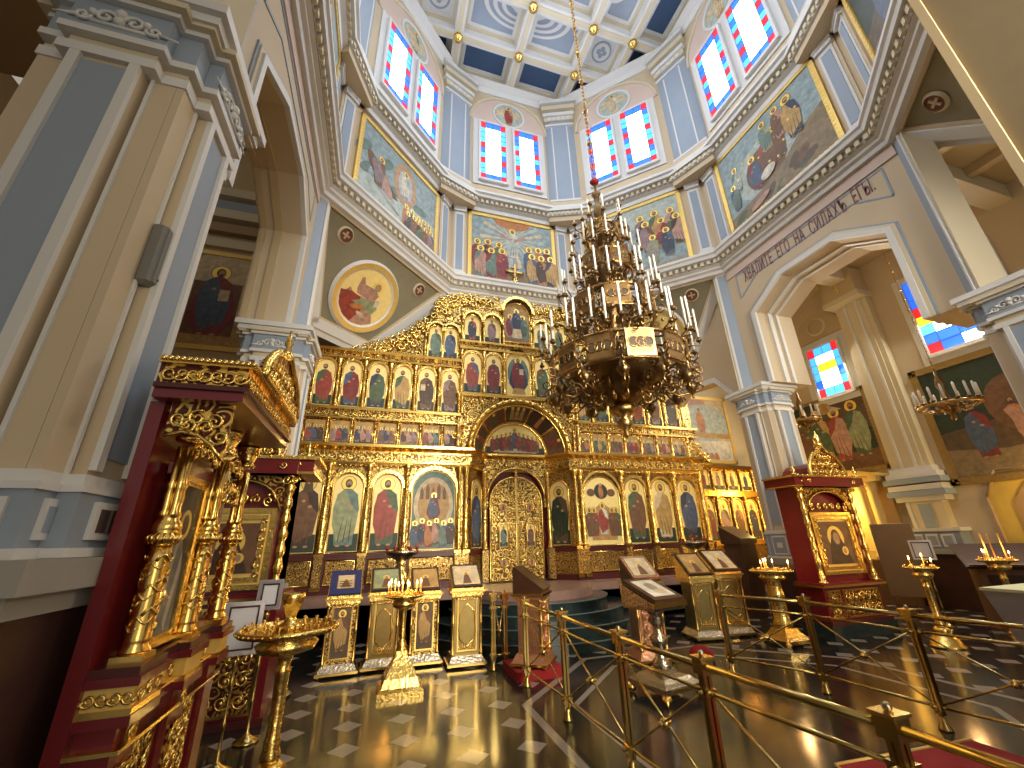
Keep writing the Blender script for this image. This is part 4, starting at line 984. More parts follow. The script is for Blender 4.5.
# centre bay upper tiers
def fig_icon(u0, u1, z0, z1, a, b, seat=False, **k):
    icon(u0, u1, z0, z1, lambda ar, u, v, w, h: ar.fig(u, v + .05, h * .88, a, b, 3, seat=seat, halo=False, turn=-1 if u > 0 else 1, book=seat), **k)
    hb = MB(); w = (u1 - u0) / 2; hood(hb, u0 - .02, u1 + .02, z1 - w, w + .03, .16 if z0 > 6 else .06, gold, dbrown, th=.06); part(hb, 'arch_hood')
for s in (-1, 1):
    for (x0, x1), (a, b) in (((1.53, 1.06), ('blue', 'red')), ((.92, .50), ('purple', 'crimson'))):
        u0, u1 = sorted((s * x0, s * x1)); fig_icon(u0, u1, 5.38, 6.52, a if s < 0 else 'brown', b if s < 0 else 'green')
    for (x0, x1), (a, b) in (((1.53, 1.10), ('red', 'dkblue')), ((.98, .52), ('brown', 'mauve'))):
        u0, u1 = sorted((s * x0, s * x1)); fig_icon(u0, u1, 6.90, 7.70, a if s < 0 else 'teal', b if s < 0 else 'green')
    u0, u1 = sorted((s * 2.5, s * 1.72))
    for q in (0, 1):
        a0 = u0 + q * .39; fig_icon(a0 + .01, a0 + .38, 6.27, 7.22, 'dkblue' if q else 'green', 'teal' if q == 0 else 'blue')
    for x in (1.60, .99 + .0, .42):
        column(s * x, 5.36, 6.58, .04, -.07, goldp, True); column(s * x, 6.86, 7.72, .035, -.07, goldp, False)
    column(s * 1.66, 3.9, 5.3, .05, -.08, goldp, True); column(s * 2.58, 6.24, 7.2, .035, -.05, goldp, False)
icon(-.34, .34, 5.40, 6.66, lambda ar, u, v, w, h: (ar.ell(u, v + h * .5, w * .46, h * .4, 2, 'teal', 20), ar.fig(u, v + .1, h * .85, 'dkblue', 'crimson', 4, seat=True, book=True), ar.p([(u - .2, v + .03), (u + .2, v + .03), (u + .14, v + .2), (u - .14, v + .2)], 8, 'ochre')), gr_=None)
hb = MB(); hood(hb, -.36, .36, 6.34, .36, .07, gold, dred, th=.07); part(hb, 'arch_hood')
def trin(ar, u, v, w, h):
    ar.p([(u - w / 2 + .02, v + .02), (u + w / 2 - .02, v + .02), (u + w / 2 - .02, v + h * .45), (u - w / 2 + .02, v + h * .4)], 1, 'earth')
    ar.fig(u - .19, v + .12, h * .62, 'pink', 'crimson', 3, seat=True); ar.fig(u + .19, v + .12, h * .62, 'teal', 'green', 3, seat=True); ar.fig(u, v + .34, h * .6, 'blue', 'dkblue', 3, seat=True)
    ar.p([(u - .16, v + .12), (u + .16, v + .12), (u + .12, v + .42), (u - .12, v + .42)], 8, 'cream')
icon(-.38, .38, 7.02, 8.30, trin, gr_=None, bg='ochre'); hb = MB(); hood(hb, -.42, .42, 7.92, .44, .2, gold, dbrown, th=.08); part(hb, 'arch_hood')
mb = MB(); mb.box(-1.66, 1.66, -.12, .0, 5.26, 5.34, goldp); mb.box(-1.66, 1.66, -.09, .0, 6.62, 6.68, goldp); mb.box(-1.66, 1.66, -.07, .0, 6.68, 6.80, goldc); mb.box(-1.66, 1.66, -.14, .0, 6.80, 6.86, goldp)
mb.box(-2.64, -1.66, -.1, .0, 6.18, 6.24, goldp); mb.box(1.66, 2.64, -.1, .0, 6.18, 6.24, goldp)
part(mb, 'centre_cornice')
# crest: openwork scroll gable
crest = [(-4.55, 6.22), (-4.0, 6.42), (-3.5, 6.68), (-3.05, 7.0), (-2.72, 7.30), (-2.5, 7.5), (-2.35, 7.62), (-2.32, 8.05), (-1.95, 8.22), (-1.6, 8.38), (-1.1, 8.55), (-.7, 8.70), (-.35, 8.88), (0, 9.06)]
full = crest + [(-x, z) for x, z in reversed(crest[:-1])]
mb = MB()
inner = [(4.55, 6.22), (2.55, 6.22), (2.45, 7.35), (1.66, 7.35), (1.6, 8.0), (.5, 8.0), (.3, 8.35), (-.3, 8.35), (-.5, 8.0), (-1.6, 8.0), (-1.66, 7.35), (-2.45, 7.35), (-2.55, 6.22)]
mb.poly([(x, z - .05) for x, z in full] + inner, .0, .06, goldc)
part(mb, 'crest_board')
mb = MB()
for i in range(len(full) - 1):
    a = Vector(full[i]); b = Vector(full[i + 1]); L_ = (b - a).length; n = max(1, round(L_ / .2)); t = (b - a).normalized(); nn = Vector((-t.y, t.x))
    for k in range(n):
        p = a + t * L_ * (k + .5) / n
        c = p - nn * .05; mb.scroll((c.x, c.y), .125, gold, .030, 1.25, rs.random() * 6, rs.choice((-1, 1)), 'y', -.03, 12)
        c = p - nn * .25; mb.scroll((c.x, c.y), .12, gold, .026, 1.25, rs.random() * 6, rs.choice((-1, 1)), 'y', -.04, 12)
        mb.ball((p.x + nn.x * .05, -.02, p.y + nn.y * .05), .04, goldp, 6)
for s in (-1, 1):
    for x, z in ((2.0, 7.75), (1.8, 8.0), (2.15, 7.95), (1.3, 8.05), (1.0, 8.2), (.75, 8.15), (1.6, 8.15), (.6, 8.45), (.35, 8.65), (2.9, 6.6), (2.8, 6.9), (3.2, 6.5), (2.75, 6.35), (3.6, 6.35)):
        mb.scroll((s * x, z), .13, gold, .03, 1.3, rs.random() * 6, s, 'y', -.05, 12)
    for x, z in ((1.8, 4.2), (1.5, 5.0), (1.3, 5.1), (1.52, 4.75), (1.05, 5.12), (.7, 5.2)): mb.scroll((s * x * .97, z), .1, gold, .022, 1.3, rs.random() * 6, s, 'y', -.06, 12)
part(mb, 'crest_scrolls')['kind'] = 'stuff'
mb = MB(); mb.lathe([(.12, 0), (.14, .05), (.06, .1), (.09, .16), (.04, .22)], goldp, (0, -.02, 9.0), 10)
mb.box(-.03, .03, -.03, .01, 9.2, 9.74, bronze2); mb.box(-.26, .26, -.035, .0, 9.40, 9.46, bronze2); mb.box(-.13, .13, -.035, .0, 9.56, 9.60, bronze2); mb.tube([(-.15, -.02, 9.33), (.15, -.02, 9.24)], .02, bronze2, 4)
for x in (-.26, .26): mb.ball((x, -.02, 9.43), .05, bronze2, 6)
part(mb, 'cross')
# great ring of painted coffers over the doors, opening towards the nave
mb = MB(); no = 20
def rp(r, t, y): return (r * math.cos(t), y, 3.86 + r * math.sin(t))
cone = MB()
for k in range(no):
    a, b = PI * k / no, PI * (k + 1) / no
    cone.add([rp(1.30, a, .0), rp(1.30, b, .0), rp(.86, b, .5), rp(.86, a, .5)], [(0, 1, 2, 3)], goldl)
    cone.add([rp(1.36, a, .0), rp(1.36, b, .0), rp(.92, b, .52), rp(.92, a, .52)], [(3, 2, 1, 0)], goldl)
part(cone, 'niche_vault')
mb.tube([rp(1.36, PI * k / 24, -.05) for k in range(25)], .07, gold, 7); mb.tube([rp(1.25, PI * k / 24, -.0) for k in range(25)], .03, goldp, 5)
for k in range(22):
    t = PI * (k + .5) / 22; mb.ball(rp(1.37, t, -.12), .05, gold, 6)
part(mb, 'arch_moulding')
mb = MB(); mb.tube([rp(.87, PI * k / 24, .46) for k in range(25)], .045, goldp, 6); mb.box(-.9, .9, .42, .52, 3.80, 3.86, goldp); part(mb, 'lunette_moulding')
cols5 = ['brown', 'dkbrown', 'umber', 'brown', 'umber']
for k in range(5):
    a0, a1 = PI * k / 5 + .03, PI * (k + 1) / 5 - .03; mb = MB(); N_ = 6
    def cp(q, t, e): # q 0..1 from outer to inner
        r = 1.26 - q * .34; return (r * math.cos(t), .04 + q * .40 - e, 3.86 + r * math.sin(t))
    for i in range(N_):
        ta, tb = a0 + (a1 - a0) * i / N_, a0 + (a1 - a0) * (i + 1) / N_
        mb.add([cp(0, ta, .02), cp(0, tb, .02), cp(1, tb, .02), cp(1, ta, .02)], [(0, 1, 2, 3)], pm(cols5[k]))
    tm = (a0 + a1) / 2
    for dx in ((-.12, 0, .12) if k == 2 else (0,)):
        t = tm + dx * 1.1; w = .06
        mb.add([cp(.9, t - w, .05), cp(.9, t + w, .05), cp(.3, t + w * .7, .05), cp(.3, t - w * .7, .05)], [(0, 1, 2, 3)], pm(['red', 'orange', 'ochre', 'green', 'red'][k]))
        mb.add([cp(.3, t - .035, .06), cp(.3, t + .035, .06), cp(.12, t + .03, .06), cp(.12, t - .03, .06)], [(0, 1, 2, 3)], pm('halo'))
    part(mb, 'vault_painting')
for k in range(6):
    t = PI * k / 5; a = Vector(rp(1.29, t, -.02)); b = Vector(rp(.88, t, .46)); mb = MB(); mb.tube([a, b], .03, goldp, 5); part(mb, 'vault_rib')
def sup(ar, u, v, w, h):
    ar.p([(u - .82, v + .01), (u + .82, v + .01), (u + .8, v + .2), (u - .8, v + .2)], 1, 'dkgreen'); ar.p([(u - .5, v + .16), (u + .5, v + .16), (u + .62, v + .05), (u - .62, v + .05)], 9, 'cream')
    ar.fig(u, v + .08, .66, 'red', 'blue', 4)
    for q in (-5, -4, -3, -2, -1, 1, 2, 3, 4, 5): ar.fig(u + q * .125, v + .1 - .008 * abs(q), .56 - .025 * abs(q), ['red', 'crimson', 'green', 'orange', 'blue', 'red', 'teal'][(q + 5) % 7], ['crimson', 'red', 'brown'][q % 3], 3)
icon(-.82, .82, 3.87, 4.70, sup, y=.48, gr_=None, rim=False)
# splayed side niches with one icon each
for s in (-1, 1):
    P0 = Vector((s * 1.36, 0)); P1 = Vector((s * .90, .55)); a = math.atan2((P1 - P0).y, (P1 - P0).x)
    if s > 0: P0, P1 = P1, P0; a = math.atan2((P1 - P0).y, (P1 - P0).x)
    Mx = Matrix.Translation((P0.x, P0.y, 0)) @ Matrix.Rotation(a, 4, 'Z'); L_ = (P1 - P0).length
    mb = MB(Mx); mb.box(0, L_, .0, .08, .8, 3.42, goldf); mb.box(0, L_, -.04, 0, .77, .9, dred); mb.box(0, L_, -.05, 0, 1.42, 1.54, dred); mb.box(.1, L_ - .1, -.02, 0, .95, 1.38, goldf); part(mb, 'splayed_panelling')
    icon(.10, L_ - .10, 1.57, 3.15, lambda ar, u, v, w, h, s=s: ar.fig(u, v + .05, h * .88, 'dkblue' if s < 0 else 'umber', 'blue' if s < 0 else 'dkgreen', 3, turn=s), y=-.02, M=Mx)
# royal doors
for s in (-1, 1):
    column(s * .86, 1.5, 3.40, .055, .40, goldp, True); mb = MB(); mb.box(s * .86 - .08, s * .86 + .08, .32, .5, .8, 1.5, goldf); part(mb, 'pedestal')
mb = MB(); mb.box(-.95, .95, .62, .68, .8, 3.8, red); part(mb, 'red_curtain')
mb = MB(); arc = [(.74 * math.cos(PI * k / 16), 2.72 + .76 * math.sin(PI * k / 16)) for k in range(17)]
mb.poly([(-.92, 2.5), (-.92, 3.75), (.92, 3.75), (.92, 2.5), (.76, 2.5)] + [(x * 1.03, z + .0) for x, z in arc] + [(-.76, 2.5)], .46, .56, goldc)
mb.tube([(x * 1.06, .44, z + .02) for x, z in arc], .03, goldp, 6)
for k in range(9): mb.scroll((-.8 + k * .2, 3.6 - .0), .08, gold, .02, 1.3, k, 1, 'y', .43, 10)
part(mb, 'door_surround')
for s in (-1, 1):
    mb = MB(); A0 = [(s * .015, .80), (s * .70, .80), (s * .70, 2.65)] + [(s * .70 * math.cos(PI / 2 * k / 10), 2.65 + .62 * math.sin(PI / 2 * k / 10)) for k in range(1, 11)]; A0[-1] = (s * .015, 3.27)
    mb.poly(A0 if s > 0 else list(reversed(A0)), .50, .56, goldc)
    mb.tube([(x, .49, z) for x, z in A0], .028, gold, 6, closed=True)
    for k in range(5): mb.scroll((s * (.18 + .34 * (k % 2)), .95 + k * .13), .08, gold, .018, 1.4, k * 2, s, 'y', .48, 12)
    for k in range(8): mb.scroll((s * (.16 + .36 * (k % 2)), 2.1 + k * .12), .08, gold, .018, 1.4, k * 2, s, 'y', .48, 12)
    for zz in (.95, 1.2, 1.6, 1.9, 2.2, 2.6): mb.scroll((s * .6, zz), .06, gold, .016, 1.4, zz, s, 'y', .48, 12); mb.scroll((s * .11, zz + .1), .06, gold, .016, 1.4, zz, -s, 'y', .48, 12)
    d = part(mb, 'royal_door')
    icon(s * .36 - .11, s * .36 + .11, 1.56, 2.10, lambda ar, u, v, w, h, s=s: ar.fig(u, v + .03, h * .88, 'dkgreen' if s < 0 else 'crimson', 'teal' if s < 0 else 'brown', 2), y=.475, parent=d, name='door_icon')
    for zz in (1.2, 2.5):
        f = MB(); disk(f, s * .36, zz, .10, .001, .47, pm('ochre'), 14); f.tube([(s * .36 + .10 * math.cos(t * PI / 8), .465, zz + .10 * math.sin(t * PI / 8)) for t in range(16)], .018, goldp, 5, closed=True); ar = Art(f, 'y', .465, -.002); ar.fig(s * .36, zz - .08, .17, 'blue', 'red', 1, halo=False); f.build('door_roundel', d)
mb = MB(); mb.box(-.02, .02, .44, .48, .8, 3.3, goldp); mb.lathe([(.05, 0), (.07, .04), (.03, .09), (.05, .13)], goldp, (0, .46, 3.27), 8); mb.box(-.015, .015, .44, .47, 3.38, 3.6, goldp); mb.box(-.06, .06, .44, .47, 3.48, 3.51, goldp); part(mb, 'door_cross')

# ---- lower side screen to the right (and its twin to the left)
def side_screen(x0, y0, L_, name, label, ang):
    r = thing(name, label, 'icon screen', (x0, y0, 0), ang)
    mb = MB(); mb.box(0, L_, 0, .12, .8, 3.7, goldc); mb.box(0, L_, -.05, 0, .3, .95, dred); mb.build('panelling', r)
    mb = MB(); mb.box(0, L_, -.16, .05, 3.66, 3.78, goldp); mb.box(0, L_, -.1, 0, 2.82, 2.98, gold); mb.box(0, L_, -.1, 0, 1.42, 1.52, goldp); mb.build('cornice', r)
    n = int(L_ / .62)
    for k in range(n):
        u = (k + .5) * L_ / n; w = .22
        for (z0, z1, ac) in ((1.55, 2.75, True), (3.02, 3.60, False)):
            o = icon(u - w, u + w, z0, z1, lambda ar, uu, v, ww, h: ar.fig(uu, v + .05, h * .85, ROBES[(k * 3) % 12], ROBES[(k * 5 + 2) % 12], 2), parent=r, arched=ac, y=-.03)
        c = column(k * L_ / n + .02, 1.5, 2.82, .04, -.08, goldp, True, r); column(k * L_ / n + .02, 2.98, 3.66, .03, -.08, goldp, False, r)
        mb = MB(); mb.box(u - w, u + w, -.06, 0, 1.0, 1.38, goldf); mb.build('relief_panel', r)
    return r
side_screen(9.1, 10.45, 3.1, 'side_iconostasis', 'low golden side screen of small icons behind the right pier', .12)
side_screen(-6.3, 10.0, 3.8, 'side_iconostasis', 'low golden side screen of icons glimpsed between the two left shrines', 0)
r = thing('gilt_bracket', 'curling gilt bracket where the tall golden screen meets the right side screen', 'bracket', (9.0, 10.2, 3.8)); mb = MB()
for k in range(4): mb.scroll((.1 + .13 * k, .42 - .1 * k), .17 - .02 * k, gold, .04, 1.3, k, 1, 'y', 0, 14)
mb.box(-.05, .6, -.02, .05, -.06, .0, goldp); mb.poly([(-.05, 0), (.6, 0), (.25, .3), (-.05, .62)], .0, .05, goldc); mb.build('scrollwork', r)

# ================================================================ SOLEA AND STEPS
def fan(cx, cy, R, z0, z1, m, y_back=10.3, half=5.9, ex=1.):
    pts = [(cx - half, y_back), (cx - half, 9.35), (cx - R, 9.35)]
    for k in range(0, 25): t = PI + PI * k / 24; pts.append((cx + R * math.cos(t), 9.35 + ex * R * math.sin(t)))
    pts += [(cx + R, 9.35), (cx + half, 9.35), (cx + half, y_back)]
    mb = MB(); mb.poly(pts, z0, z1, m, 'z'); return mb
mb = MB()
sol = fan(IX, 0, 1.25, .60, .77, rosem, half=5.6, ex=.95)
for k, (R, z) in enumerate(((1.55, .61), (1.88, .46), (2.21, .31), (2.54, .155))):
    s2 = fan(IX, 0, R, z - .155, z, marbled, half=5.6 + .0 * k, ex=.95); sol.v, o = sol.v + s2.v, len(sol.v)
    i = sol.mi(marbled); sol.f += [[o + q for q in f] for f in s2.f]; sol.m += [i] * len(s2.f); sol.sm += [False] * len(s2.f)
    sol.tube([(IX + (R + .005) * math.cos(PI + PI * q / 24), 9.35 + .95 * (R + .005) * math.sin(PI + PI * q / 24), z - .012) for q in range(25)], .014, mat('pale_step_edge', (.10, .13, .13), .3), 4)  # strip along each step edge, paler than the marble
sol.box(IX - 5.6, IX + 5.6, 9.35, 10.6, .0, .6, marbled)
struct(sol.build('trim_40'))
# ================================================================ SHRINES
def scroll_panel(mb, x0, x1, z0, z1, y, m=gold, r=.09, th=.018, seed=0):
    R_ = random.Random(seed); nx = max(1, round((x1 - x0) / (2 * r))); nz = max(1, round((z1 - z0) / (2 * r)))
    for i in range(nx):
        for j in range(nz):
            cx = x0 + (i + .5) * (x1 - x0) / nx; cz = z0 + (j + .5) * (z1 - z0) / nz
            s = 1 if cx > (x0 + x1) / 2 else -1
            mb.scroll((cx, cz), r * .9, m, th, 1.35, (0 if s > 0 else PI) + j * 1.3, s * (1 if j % 2 else -1), 'y', y, 14)
            mb.ball((cx, y - .005, cz), th * 1.5, m, 6)
            mb.scroll((cx + s * r * .5, cz + r * .7), r * .4, m, th * .7, 1.1, j, -s, 'y', y, 8)
def frame(mb, x0, x1, z0, z1, y, w, m, d=.03):
    for a, b, c, e in ((x0, x1, z1 - w, z1), (x0, x1, z0, z0 + w), (x0, x0 + w, z0 + w, z1 - w), (x1 - w, x1, z0 + w, z1 - w)): mb.box(a, b, y - d, y, c, e, m)
def bead_frame(mb, x0, x1, z0, z1, y, r, m):
    for k in range(int((z1 - z0) / (r * 2.6))):
        for x in (x0, x1): mb.ball((x, y, z0 + r + k * r * 2.6), r, m, 6)
def ogee(w, z0, h, n=14):
    R_ = []
    for k in range(n + 1):
        t = k / n; x = w * math.cos(t * PI / 2 * .98) ** .75 if t < .7 else w * (math.cos(.7 * PI / 2 * .98) ** .75) * max(0, 1 - (t - .7) / .3) ** 1.7
        R_.append((x, z0 + h * t))
    return R_ + [(-x, z) for x, z in reversed(R_[:-1])]
def icon_face(mb, x0, x1, z0, z1, y, dark=True):
    ar = Art(mb, 'y', y, -.002); w = x1 - x0; h = z1 - z0; c = (x0 + x1) / 2
    ar.p([(x0, z0), (x1, z0), (x1, z1), (x0, z1)], 0, 'brown' if dark else 'gold')
    ar.ell(c, z0 + h * .62, w * .27, w * .27, 1, 'halo', 18); ar.p([(x0 + w * .14, z0), (x1 - w * .1, z0), (c + w * .22, z0 + h * .45), (c + w * .13, z0 + h * .66), (c - w * .14, z0 + h * .66), (c - w * .26, z0 + h * .4)], 2, 'dkbrown')
    ar.ell(c, z0 + h * .62, w * .15, w * .19, 3, 'umber'); ar.ell(c + w * .01, z0 + h * .60, w * .1, w * .14, 4, 'skin'); ar.ell(c + w * .2, z0 + h * .3, w * .1, w * .1, 3, 'halo'); ar.ell(c + w * .19, z0 + h * .3, w * .055, w * .07, 4, 'skin')
def shrine(name, label, loc, w, dep, zl, zc, zt, pod, icz):
    """standing icon case, front towards -y; zl ledge, zc cornice underside, zt finial"""
    r = thing(name, label, 'icon shrine', loc); h = w / 2
    mb = MB()
    if pod: mb.box(-h - .08, h + .08, -.06, dep + .02, 0, pod, marbled)
    mb.box(-h, h, 0, dep, pod, zl, red); mb.box(-h - .04, h + .04, -.05, dep, pod, pod + .07, dred); mb.box(-h + .12, h - .06, .10, dep, zl, zc, red)
    mb.box(-h + .06, -h + .12, .06, dep, zl, zc, red); mb.box(h - .12, h - .06, .06, dep, zl, zc, red); mb.build('body', r)
    mb = MB(); mb.box(-h - .07, h + .07, -.09, dep, zl - .05, zl - .015, goldp); mb.box(-h - .05, h + .05, -.07, dep, zl - .015, zl + .015, red); mb.build('ledge', r)
    for x0, x1 in ((-h + .06, -h + .36), (-h + .42, h - .10)):
        mb = MB(); mb.box(x0, x1, -.012, 0, pod + .1, zl - .1, goldk); frame(mb, x0, x1, pod + .1, zl - .1, -.01, .025, goldp, .015); scroll_panel(mb, x0 + .04, x1 - .04, pod + .14, zl - .14, -.02, gold, .085, .014, 3); mb.build('relief_panel', r)
    for x in (-h + .06, h - .06):
        H = zc - zl; mb = MB(); rr = .042
        mb.lathe([(.075, 0), (.075, .03), (.05, .06)] + [(rr * (1 + .35 * math.sin(k * 1.9)), .06 + (H - .16) * k / 22) for k in range(23)] + [(.05, H - .08), (.075, H - .03), (.085, H)], gold, (x, .0, zl + .01), 12); mb.build('column', r)
        mb = MB(); mb.scroll((x, zc + .01), .06, gold, .018, 1.3, 0, 1, 'y', -.05); mb.scroll((x + .05, zc - .06), .05, gold, .015, 1.3, 0, 1, 'y', -.06); mb.scroll((x - .05, zc - .06), .05, gold, .015, 1.3, 0, -1, 'y', -.06); mb.build('capital', r)
    x0, x1 = -h + .19, h - .17; z0, z1 = icz
    mb = MB(); mb.box(x0, x1, .05, .1, z0, z1, goldl); frame(mb, x0, x1, z0, z1, .05, .055, gold, .03); frame(mb, x0 + .08, x1 - .08, z0 + .08, z1 - .08, .045, .05, gold, .02)
    for k in range(14): mb.scroll((x0 + .12 if k % 2 else x1 - .12, z0 + .15 + (k // 2) * (z1 - z0 - .3) / 6), .035, gold, .011, 1.3, k, 1, 'y', .02, 8)
    f = mb.build('icon_frame', r); mb = MB(); icon_face(mb, x0 + .15, x1 - .15, z0 + .17, z1 - .17, .04); mb.build('icon_panel', f)
    # arch with scroll fringe over icon
    mb = MB(); za = z1 + .08; arc = [((h - .2) * math.cos(PI * k / 12), za + .0 + (zc - za) * .82 * math.sin(PI * k / 12)) for k in range(13)]
    mb.poly([(-h + .12, za - .12), (-h + .12, zc), (h - .12, zc), (h - .12, za - .12)] + arc, .0, .05, goldk)
    mb.tube([(x, -.01, z) for x, z in arc], .022, gold, 6)
    for k in range(6): mb.scroll((-h + .28 + k * (w - .56) / 5, za + .0 + .03 * math.sin(PI * k / 5)), .06, gold, .017, 1.3, k, 1 if k < 3 else -1, 'y', .0, 12); mb.ball((-h + .28 + k * (w - .56) / 5, 0, za + .07), .03, gold, 6)
    mb.build('arch_fringe', r)
    mb = MB()
    for e, a, b, m in ((.05, zc, zc + .03, goldp), (.03, zc + .03, zc + .17, red), (.09, zc + .17, zc + .21, gold)): mb.box(-h - .16 - e, h + .16 + e, -.14 - e, dep, a, b, m)
    mb.box(-h - .02, h + .02, -.2, dep, zc, zc + .2, red)
    for k in range(int((w + .3) / .12)): mb.ball((-h - .15 + k * .12, -.23, zc + .2), .02, gold, 6)
    for sx in (-1, 1): mb.scroll((sx * (h + .0), zc + .1), .05, gold, .014, 1.3, 0, sx, 'y', -.18, 10); mb.scroll((sx * (h - .14), zc + .1), .05, gold, .014, 1.3, PI, sx, 'y', -.205, 10)
    mb.build('canopy', r)
    gh = (zt - zc - .2) * .66; mb = MB(); P = ogee(h * .66, zc + .2, gh)
    mb.poly(P, -.17, -.13, goldk); mb.tube([(x, -.19, z) for x, z in P], .028, gold, 6, closed=True)
    for k in range(-3, 4):
        for j in range(3):
            if abs(k) + j * 1.3 < 3.9: mb.scroll((k * .14, zc + .28 + j * .15), .065, gold, .017, 1.3, k + j, 1 if k > 0 else -1, 'y', -.18, 12)
    for k, (x, z) in enumerate(P): mb.ball((x * 1.03, -.18, z + .02), .024, gold, 6)
    mb.build('gable', r)
    zz = zc + .2 + gh; H = zt - zz; mb = MB(); mb.lathe([(.07, -.03), (.09, .02), (.03, H * .25), (.075, H * .45), (.05, H * .62), (.012, H * .8), (.01, H)], gold, (0, -.15, zz), 10); mb.scroll((-.05, zz + .05), .06, gold, .018, 1.2, 0, 1, 'y', -.15); mb.scroll((.05, zz + .05), .06, gold, .018, 1.2, PI, -1, 'y', -.15); mb.build('finial', r)
    for sx in (-1, 1): mb = MB(); mb.lathe([(.05, 0), (.05, .03), (.02, .05), (.045, .1), (.02, .14), (.005, .2)], gold, (sx * (h + .1), -.12, zc + .21), 10); mb.build('corner_finial', r)
    mb = MB(); n = 10; rd = .30; pts = [(rd * 1.3 * math.cos(PI * k / n), zc + .2 + rd * math.sin(PI * k / n)) for k in range(n + 1)]; mb.poly(pts, -.12, dep, red); mb.build('roof', r)
    return r
shrine('icon_shrine', 'red and gold icon shrine with an ogee gable, in front of the right pier', (8.27, 6.05, 0), 1.42, .50, .84, 2.52, 3.62, .2, (.98, 2.06))
shrine('icon_shrine', 'red and gold icon shrine standing behind the foreground shrine, icon bordered by carved gold', (-1.62, 5.72, 0), 1.22, .58, 1.2, 2.52, 3.45, 0, (1.26, 2.14))
# foreground shrine, its icon side facing the nave (+x)
K1 = True
r = thing('icon_shrine', 'large red and gold shrine with a glazed icon, close by at the lower left', 'icon shrine', (-1.0, 2.75, 0), 0)
def X(pts): return [(p[0] + 1.0, p[1] - 2.75, p[2]) for p in pts]
class WB(MB):
    def __init__(s): MB.__init__(s, Matrix.Translation((1.0 + KD[0], -2.75 + KD[1], 0)))
KD = (-.03, .2)
mb = WB(); mb.box(-1.145, -1.08, 2.252, 3.45, 0, 2.42, red); mb.box(-1.12, -.98, 2.45, 3.4, 0, 1.16, red)
mb.box(-1.14, -.94, 2.30, 2.50, 0, 1.16, red); mb.box(-1.12, -.92, 2.78, 2.96, 0, 1.16, red); mb.box(-1.12, -.92, 3.28, 3.42, 0, 1.16, red); mb.box(-1.16, -.9, 2.26, 3.46, 0, .12, dred); mb.box(-1.14, -1.0, 3.0, 3.42, 1.2, 1.28, red); mb.build('body', r)
mb = WB()
for y0, y1, xf in ((2.28, 2.52, -.92), (2.52, 2.76, -.96), (2.76, 2.98, -.90), (2.98, 3.26, -.96), (3.26, 3.45, -.9)):
    mb.box(-1.14, xf + .02, y0 - .012, y1 + .012, 1.20, 1.235, dred); mb.box(-1.14, xf + .035, y0 - .02, y1 + .02, 1.165, 1.20, red); mb.box(-1.14, xf + .012, y0, y1, 1.085, 1.165, goldl); mb.box(-1.14, xf + .025, y0 - .012, y1 + .012, 1.06, 1.085, goldp); mb.box(-1.14, xf + .03, y0 - .015, y1 + .015, 1.02, 1.06, red)
mb.box(-1.14, -.9, 2.26, 3.46, .93, .945, goldp)
mb.build('ledge', r)
def sc_x(mb, y, z, rr, x, sg=1, m=gold, th=.009, a0=0): mb.scroll((y, z), rr, m, th, 1.4, a0, sg, 'x', x, 16)
mb = WB()
for k, y in enumerate((2.33, 2.41, 2.48, 2.56, 2.64, 2.72, 2.8, 2.88, 2.95, 3.05, 3.13, 3.2, 3.3, 3.38)):
    x = -.90 if y < 2.53 or 2.76 < y < 2.97 or y > 3.26 else -.94
    sc_x(mb, y, 1.125, .032, x, 1 if k % 2 else -1, gold, .007, k)
mb.build('frieze_scrolls', r)
mb = WB()
for k in range(5): mb.scroll((-1.10 + k * .045, 1.125), .028, gold, .007, 1.3, k * PI, 1 if k % 2 else -1, 'y', 2.27, 12)
mb.build('end_scrolls', r)
def px_panel(y0, y1, z0, z1, x):
    mb = WB(); mb.box(x - .01, x, y0, y1, z0, z1, goldk)
    for a, b, c, d in ((y0, y1, z0, z0 + .015), (y0, y1, z1 - .015, z1), (y0, y0 + .012, z0, z1), (y1 - .012, y1, z0, z1)): mb.box(x, x + .012, a, b, c, d, goldp)
    ny = max(1, round((y1 - y0) / .09)); nz = round((z1 - z0) / .1)
    for i in range(ny):
        for j in range(nz):
            y = y0 + (i + .5) * (y1 - y0) / ny; z = z0 + (j + .5) * (z1 - z0) / nz; sg = 1 if (i + j) % 2 else -1
            sc_x(mb, y, z, .04, x + .008, sg, gold, .008, j * 1.7); sc_x(mb, y + .02, z + .035, .02, x + .008, -sg, gold, .006, i); mb.ball((x + .01, y, z), .010, gold, 6)
    mb.build('relief_panel', r)
px_panel(2.54, 2.75, .15, .90, -.965); px_panel(3.0, 3.24, .15, .90, -.965); px_panel(2.33, 2.47, .15, .86, -.93); px_panel(2.80, 2.94, .15, .86, -.91)
mb = WB(); mb.box(-1.10, -.97, 2.285, 2.30, .15, .88, goldk); scroll_panel(mb, -1.10, -.97, .15, .88, 2.28, gold, .06, .008, 2); mb.build('relief_panel', r)
for y, x in ((2.40, -.925), (2.87, -.905)):
    mb = WB(); mb.M = mb.M @ Matrix.Translation((x, y, .97)) @ Matrix.Rotation(PI / 2, 4, 'Y'); mb.lathe([(.035, 0), (.036, .008), (.022, .014), (.018, .008), (.001, .02)], goldp, n=18); mb.build('rosette', r)
